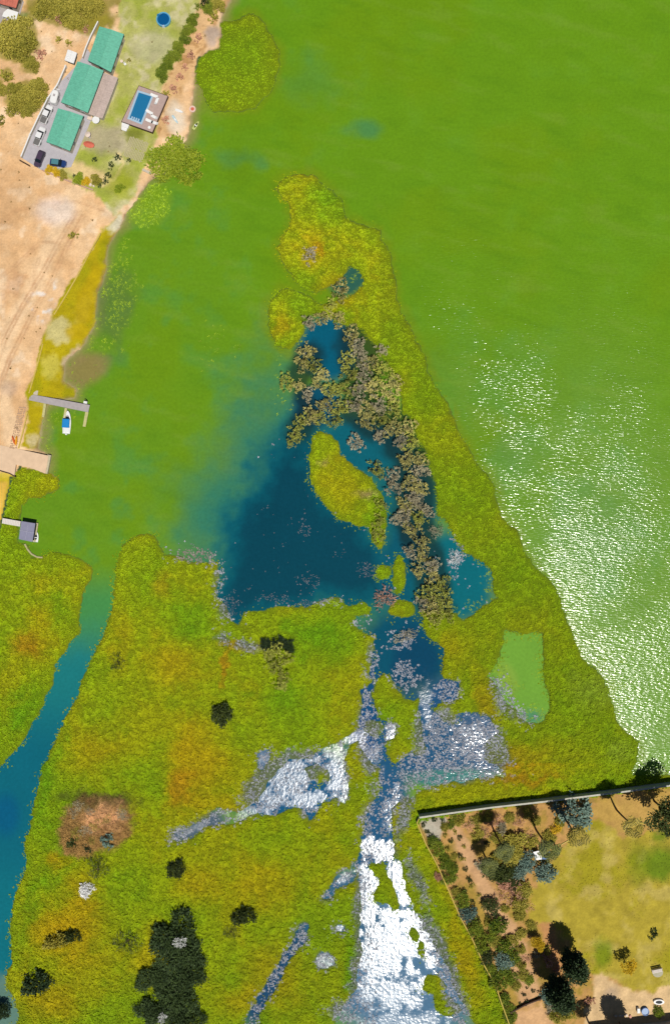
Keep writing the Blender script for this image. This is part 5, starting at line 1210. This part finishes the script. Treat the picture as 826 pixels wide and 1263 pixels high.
mini('garden_trailer', 'small white trailer frame parked above the upper pickup', 'trailer', 62.5, 133, [('frame', lambda b: (box(b, (0, 0, .5), (.12, 1.6, .1)), box(b, (.4, 0, .5), (.9, .1, .1))), WHITE), ('tray', lambda b: box(b, (-.3, 0, .58), (.5, 1.1, .14)), WHITE), ('wheel', lambda b: tube(b, (0, .8, .3), (0, .95, .3), .3), TYRE), ('wheel', lambda b: tube(b, (0, -.95, .3), (0, -.8, .3), .3), TYRE)], .4)

# ------------------------------------------------------------------ pier, boats, boathouse
def pier_piece(name, quad, z, th, mat, t): bm = B(); prism(bm, P2(quad, z), z - th, z); return obj(name, bm, mat, t)
PZ = .9
t = thing('pier', 'L shaped concrete pier with three finger jetties and a motorboat', 'pier', W(74, 497, 0))
pier_piece('deck', [(37,486),(111,499.5),(109,508.5),(36,493.5)], PZ, .25, GREYCONC, t)
pier_piece('finger_jetty', [(105.5,508),(109.3,508.6),(105.8,526.5),(102.3,526)], PZ - .05, .18, M('yellow_boards', (206, 200, 140), .85, .2, .14, 3), t)
pier_piece('finger_jetty', [(54.3,497.5),(57.4,498),(55,514.5),(52,514)], PZ - .05, .18, MATS['yellow_boards'], t)
pier_piece('finger_jetty', [(80.3,503),(83.3,503.5),(80.5,517.5),(77.8,517)], PZ - .05, .18, MATS['yellow_boards'], t)
pier_piece('landing', [(42,481),(47.5,482),(46.5,487.3),(41.5,486.3)], PZ + .03, .18, CONC, t)
for k in range(8):
    for sy in (0, 1):
        p = W(42 + k * 9 - sy * 1.2, 488 + k * 1.75 + sy * 6.5, 0); bm = B(); tube(bm, (p.x, p.y, -1.3), (p.x, p.y, PZ - .24), .12); obj('pile', bm, DKWOOD, t)
mini('mooring_box', 'white box with a dark tilted lid on the outer end of the pier', 'box', 106, 496.5, [('body', lambda b: box(b, (0, 0, 1.2), (.9, .6, .5), -.2), WHITE), ('lid', lambda b: box(b, (.1, .5, 1.35), (.7, .12, .5), -.5), DKWOOD)])
def hull(L_, w_, z0, z1, mat, t, n=14, name='hull', k0=.6):
    def outline(k, z):
        pts = []
        for i in range(n + 1):
            u = i / n; x_ = -L_ / 2 + L_ * u; half = w_ / 2 * (1 if u < .45 else math.cos((u - .45) / .55 * math.pi / 2) ** .62) * (.88 + .12 * min(1, u * 4)); pts.append((x_, half * k))
        return [Vector((x_ * (k * .1 + .9), y_, z)) for x_, y_ in pts] + [Vector((x_ * (k * .1 + .9), -y_, z)) for x_, y_ in pts[::-1][1:]]
    bm = B(); loft(bm, [outline(k0, z0), outline(1.0, z1), outline(.86, z1 + .02), outline(.80, z1 - .12)]); bmesh.ops.recalc_face_normals(bm, faces=bm.faces); return obj(name, bm, mat, t, True)
p = W(84, 521, 0); t = thing('motorboat', 'white motorboat with bright blue canopy moored at the pier', 'boat', (p.x, p.y, 0), math.radians(86))
hull(6.0, 2.1, -.2, .85, paint('white_gelcoat', (250, 252, 252)), t)
bm = B(); box(bm, (-1.9, 0, .80), (1.3, 1.5, .25)); obj('stern_deck', bm, MATS['white_gelcoat'], t, True)
bm = B(); box(bm, (-.35, .1, 1.62), (2.3, 1.85, .1), 0, .9); obj('canopy', bm, M('bright_blue_canvas', (10, 140, 216), .7, .3, .05, 2), t, True)
for sx in (-1.3, .6):
    for sy in (-.8, .8): bm = B(); tube(bm, (sx, sy, .8), (sx, sy + .05, 1.58), .03); obj('canopy_post', bm, RIM, t, True)
bm = B(); loft(bm, [[Vector((.9, -.6, .85)), Vector((.9, .6, .85)), Vector((1.5, .35, .85)), Vector((1.5, -.35, .85))], [Vector((.8, -.55, 1.2)), Vector((.8, .55, 1.2)), Vector((1.0, .3, 1.15)), Vector((1.0, -.3, 1.15))]]); bmesh.ops.recalc_face_normals(bm, faces=bm.faces); obj('windscreen', bm, GLASS, t, True)
bm = B(); box(bm, (-3.1, 0, .6), (.4, .4, .7)); obj('outboard_motor', bm, WHITE, t, True)
bm = B(); box(bm, (1.45, 0, .88), (.5, .5, .05)); obj('bow_hatch', bm, GREYCONC, t, True)
# sandy ramp and its edging
bm = B(); prism(bm, P2([(-20,548),(0,549),(24,554),(60,562),(58.5,573),(56,584),(38,577),(20,573),(18,587),(0,580.5),(-20,576)], 1.06), -.6, 1.06); struct('concrete_ramp', bm, M('sandy_concrete', (238, 206, 172), .95, .15, .07, .8, .02))
wall('ramp_edge', 'dark retaining edge below the sandy ramp at the left border', [(-18,575),(0,580.5),(12,584),(19,588)], .3, .25, DKWOOD, 'edge wall', zbase=1.0)
wall('ramp_edge', 'crumbled pale stones at the water end of the sandy ramp', [(61,561),(59,572),(56.5,584)], .25, .9, STONE, 'edge wall', zbase=.7)
mini('kayak_rack', 'orange kayaks lying on the bank beside the sandy ramp', 'kayaks', 20.5, 543.5, [('kayak', lambda b: disc(b, (0, 0), .35, 1.3, .1, .45, 12, -.1, .6), M('orange_plastic', (246, 168, 10), .5, .4, .05, 3)), ('kayak', lambda b: disc(b, (-.7, .2), .3, 1.2, .1, .4, 12, .3, .6), M('red_orange_plastic', (226, 104, 40), .5, .4, .05, 3))])
# boathouse
p0 = W(33, 655, 2.6); t = thing('boathouse', 'grey roofed boathouse standing in the water at the end of a white walkway', 'boathouse', (p0.x, p0.y, 0))
rq = P2([(26,642),(44.7,645),(41,669.3),(22.7,665.5)], 2.9); SL = M('slate_grey_roof', (142, 142, 168), .6, .3, .06, 1.2)
bm = B(); prism(bm, inset(rq, .15), 2.75, 2.9); rf = obj('roof', bm, SL, t)
bm = B(); a = (Vector(rq[0]) + Vector(rq[1])) / 2
qv = [Vector(q_) for q_ in rq]; m0 = (qv[0] + qv[3]) / 2; m1 = (qv[1] + qv[2]) / 2; d = m1 - m0
if abs(d.y) > abs(d.x): m0 = (qv[0] + qv[1]) / 2; m1 = (qv[2] + qv[3]) / 2; d = m1 - m0
m = (m0 + m1) / 2; box(bm, (m.x, m.y, 2.95), (d.length * .98, .10, .1), math.atan2(d.y, d.x)); d2 = Vector((-d.y, d.x)); box(bm, (m.x, m.y, 2.93), (d.length * .96, .06, .08), math.atan2(d2.y, d2.x)); obj('roof_batten', bm, M('pale_slate', (176, 176, 196), .6, .3, .05, 2), rf)
bm = B(); prism(bm, inset(rq, .45), .5, 2.74); obj('wall', bm, M('dark_boarding', (60, 64, 70), .8, .2, .1, 2), t)
bm = B(); prism(bm, inset(rq, .1), .3, .5); obj('deck', bm, WOODD, t)
for q_ in inset(rq, .5): bm = B(); tube(bm, (q_[0], q_[1], -1.4), (q_[0], q_[1], .3), .14); obj('pile', bm, DKWOOD, t)
t = thing('walkway', 'white plank walkway from the shore to the boathouse', 'walkway', W(15, 644, .6))
for k in range(11):
    f0, f1 = k / 11, (k + .93) / 11; bm = B(); lerp = lambda a_, b_, f: (a_[0] + (b_[0] - a_[0]) * f, a_[1] + (b_[1] - a_[1]) * f)
    prism(bm, P2([lerp((3.6,639), (26,643), f0), lerp((3.6,639), (26,643), f1), lerp((2.8,645.5), (25,649.5), f1), lerp((2.8,645.5), (25,649.5), f0)], 1.3), 1.2, 1.3 + .01 * (k % 2)); obj('plank', bm, M('white_planks', (236, 228, 220), .8, .2, .05, 4), t)
for f in (.15, .5, .85):
    p = W(3.2 + 22 * f, 642 + 4 * f, .5); bm = B(); tube(bm, (p.x, p.y, -1), (p.x, p.y, 1.19), .12); obj('post', bm, DKWOOD, t)
p = W(44.8, 662, 0); t = thing('dinghy', 'small white dinghy moored at the right side of the boathouse', 'boat', (p.x + .15, p.y, 0), math.radians(86))
hull(2.8, 1.25, -.1, .5, MATS['white_gelcoat'], t, 10); bm = B(); disc(bm, (-.1, 0), .7, .28, .3, .53, 14); obj('cockpit', bm, GLASS, t, True); bm = B(); box(bm, (-.2, 0, .56), (.18, .8, .05)); obj('thwart', bm, WHITE, t, True)
t = thing('driftwood', 'pale curved log at the water edge below the boathouse', 'log', W(45, 683, .2)); bm = B(); pl = [W(*q_, .15) for q_ in ((31,671),(34,677),(39,683),(46,687),(53,687.5))]
for a, b in zip(pl, pl[1:]): tube(bm, a, b, .28, .24, 7)
obj('log', bm, M('bleached_wood', (196, 190, 140), .9, .2, .15, 4), t)
# bits on the beach
mini('inflatable_ring', 'red and white round inflatable ring at the lake edge', 'inflatable', 237, 133, [('tube', lambda b: ring(b, (0, 0), .85, .45, .0, .35, 20), M('pale_pink_vinyl', (240, 206, 190), .5, .4, .04, 2)), ('floor', lambda b: disc(b, (0, 0), .46, .46, .02, .22, 16), M('coral_vinyl', (220, 110, 84), .5, .4, .04, 2))])
p = W(242, 155, 0); t = thing('rowboat', 'small pale green boat floating off the beach below the pool', 'boat', (p.x, p.y, 0), math.radians(54)); hull(2.6, .9, -.1, .4, M('pale_green_paint', (206, 216, 130), .5, .4, .05, 3), t, 10); bm = B(); disc(bm, (0, 0), .8, .26, .2, .42, 12); obj('cockpit', bm, M('dark_boat_floor', (90, 100, 60), .8, .2, .1, 3), t, True); bm = B(); box(bm, (-.1, 0, .44), (.25, .7, .05)); obj('thwart', bm, WHITE, t, True)
p = W(216.5, 148, .8); t = thing('kayak', 'pale blue kayak lying on the sand below the pool', 'kayak', (p.x, p.y, ground_z(216, 148)), math.radians(-55)); hull(2.6, .65, 0, .32, M('ice_blue_plastic', (196, 222, 230), .5, .4, .03, 3), t, 10); bm = B(); disc(bm, (0, 0), .4, .2, .25, .34, 12); obj('cockpit', bm, WHITE, t, True)
mini('paddle_board', 'white paddle board lying on the upper beach', 'board', 220, 136, [('board', lambda b: disc(b, (0, 0), 1.3, .35, .05, .18, 16, -.35, .95), WHITE), ('fin', lambda b: box(b, (-1.0, .35, .22), (.3, .05, .1), -.35), GREYCONC)])
mini('tree_stump', 'small dark stump on the sand above the willow tree', 'stump', 214, 166.5, [('stump', lambda b: disc(b, (0, 0), .28, .25, 0, .4, 9, 0, .85), BARK)])
mini('stone_slab', 'white slab leading from the garden to the willow tree', 'slab', 181, 211, [('slab', lambda b: box(b, (0, 0, .25), (2.4, .6, .3), -.45), CONC)])

# ------------------------------------------------------------------ orchard walls and yard things
wall('boundary_wall', 'long pale wall along the north side of the orchard', [(517,1008.5),(556,1003),(607,996),(670,989),(734,981),(774,976),(826,969),(900,960)], 2.7, .36, M('render_grey', (176, 182, 170), .9, .2, .1, 1.5), coping=M('coping_grey', (206, 204, 190), .9, .2, .15, 2), cw=.03, zbase=.45)
wall('boundary_wall', 'pale wall slanting down the west side of the orchard', [(516.5,1010),(514,1015),(525,1041),(539,1067),(568,1133),(580,1154),(597,1191),(611,1216),(618,1237),(630,1270),(640,1300)], 1.4, .2, MATS['render_grey'], coping=MATS['yellow_stone'], cw=.02, zbase=.45)
wall('cross_fence', 'dark low fence crossing the bottom corner of the orchard', [(630,1249),(634,1247),(648,1239.5),(665,1233),(671,1231)], .9, .3, DKWOOD, 'fence', zbase=.45, post=2.2)
# tarpaulin shelter
p = W(664, 1052, 2.2); t = thing('tarpaulin_shelter', 'white and blue tarpaulin shelter among the dark trees', 'shelter', (p.x, p.y, .45))
bm = B(); prism(bm, P2([(657,1051),(665,1049),(668,1060),(660,1061)], 2.4), 2.35, 2.4); obj('white_sheet', bm, WHITE, t)
bm = B(); prism(bm, P2([(666.5,1050),(678,1050.5),(675,1060),(668.5,1060)], 2.3), 2.25, 2.3); obj('blue_sheet', bm, M('grey_blue_tarp', (96, 130, 176), .6, .3, .15, 1.5), t)
for q_ in [(658,1052),(660.5,1060),(677,1051.5),(674.5,1059)]: p = W(*q_, 2.2); bm = B(); tube(bm, (p.x, p.y, .4), (p.x, p.y, 2.24), .05); obj('post', bm, DKWOOD, t)
t = thing('fallen_branch', 'pale curved branch on the grass right of the shelter', 'branch', W(690, 1042, .5)); bm = B(); pl = [W(*q_, .62) for q_ in ((684,1047),(686,1043),(690,1041),(691.5,1043),(688,1045.5))]
for a, b in zip(pl, pl[1:]): tube(bm, a, b, .13, .12, 6)
pl = [W(*q_, .62) for q_ in ((692,1041.5),(700,1037),(707,1034))]
for a, b in zip(pl, pl[1:]): tube(bm, a, b, .12, .1, 6)
obj('branch', bm, M('yellow_branch', (226, 210, 120), .9, .2, .1, 4), t)
# bench on a round pad
p = W(809, 1196, .6); t = thing('garden_bench', 'white bench on a round concrete pad in the lawn', 'bench', (p.x, p.y, .45), math.radians(12))
bm = B(); disc(bm, (.2, -.9), 1.35, 1.15, .0, .10, 24); obj('round_pad', bm, M('pad_concrete', (190, 186, 160), .9, .2, .08, 2), t, True)
bm = B(); box(bm, (0, .55, 1.0), (2.6, .12, .75)); obj('backrest', bm, M('bench_white', (226, 216, 206), .7, .3, .05, 3), t, True)
for k in range(4): bm = B(); box(bm, (0, .35 - k * .28, .5), (2.6, .24, .06)); obj('seat_slat', bm, MATS['bench_white'], t, True)
for sx in (-1.15, 1.15):
    for sy in (-.45, .4): bm = B(); box(bm, (sx, sy, .24), (.1, .1, .47)); obj('leg', bm, DKWOOD, t, True)
mini('round_table', 'round white garden table with a dark hole beside the dirt path', 'table', 691, 1225.5, [('table_top', lambda b: ring(b, (0, 0), .75, .18, .68, .75, 18), WHITE), ('stem', lambda b: tube(b, (0, 0, 0), (0, 0, .68), .12), DKWOOD), ('foot', lambda b: disc(b, (0, 0), .4, .4, 0, .07, 14), GREYCONC)])
mini('round_tub', 'round blue tub in the bottom right yard', 'tub', 795, 1247.5, [('tub_wall', lambda b: ring(b, (0, 0), 1.0, .88, 0, .8, 22), M('tub_blue', (70, 120, 190), .5, .4, .08, 2)), ('tub_water', lambda b: disc(b, (0, 0), .89, .89, .1, .6, 22), M('tub_water', (96, 140, 196), .2, .5, .15, 1.2))])
mini('storage_box', 'small upright white box left of the blue tub', 'box', 786.5, 1246, [('body', lambda b: box(b, (0, 0, .45), (.6, 1.1, .9)), WHITE), ('lid', lambda b: box(b, (0, 0, .94), (.68, 1.18, .07)), WHITE)])
mini('oval_trough', 'white oval trough with dark inside above the blue tub', 'trough', 812, 1236, [('rim', lambda b: ring(b, (0, 0), .66, .42, 0, .6, 24, 2.1), WHITE), ('trough_water', lambda b: disc(b, (0, 0), .9, .43, .05, .4, 20), GLASS)])
mini('wood_pile', 'low row of pale stones and boards at the bottom edge of the yard', 'rubble', 769, 1253.5, [('board', lambda b: box(b, (-.6, 0, .2), (1.4, .4, .3), .1), CONC), ('stone', lambda b: disc(b, (.7, .1), .4, .35, 0, .35, 8), PEACH), ('stone', lambda b: disc(b, (1.7, -.2), .35, .4, 0, .4, 7), M('pink_block', (226, 170, 150), .9, .2, .1, 3)), ('stone', lambda b: disc(b, (-2.0, -.1), .4, .3, 0, .3, 7), CONC)])
roofed('farm_building', 'building just below the bottom right edge shading the yard border', [(736,1281),(850,1268),(860,1330),(745,1345)], 5.5, PINKROOF, windows=False)
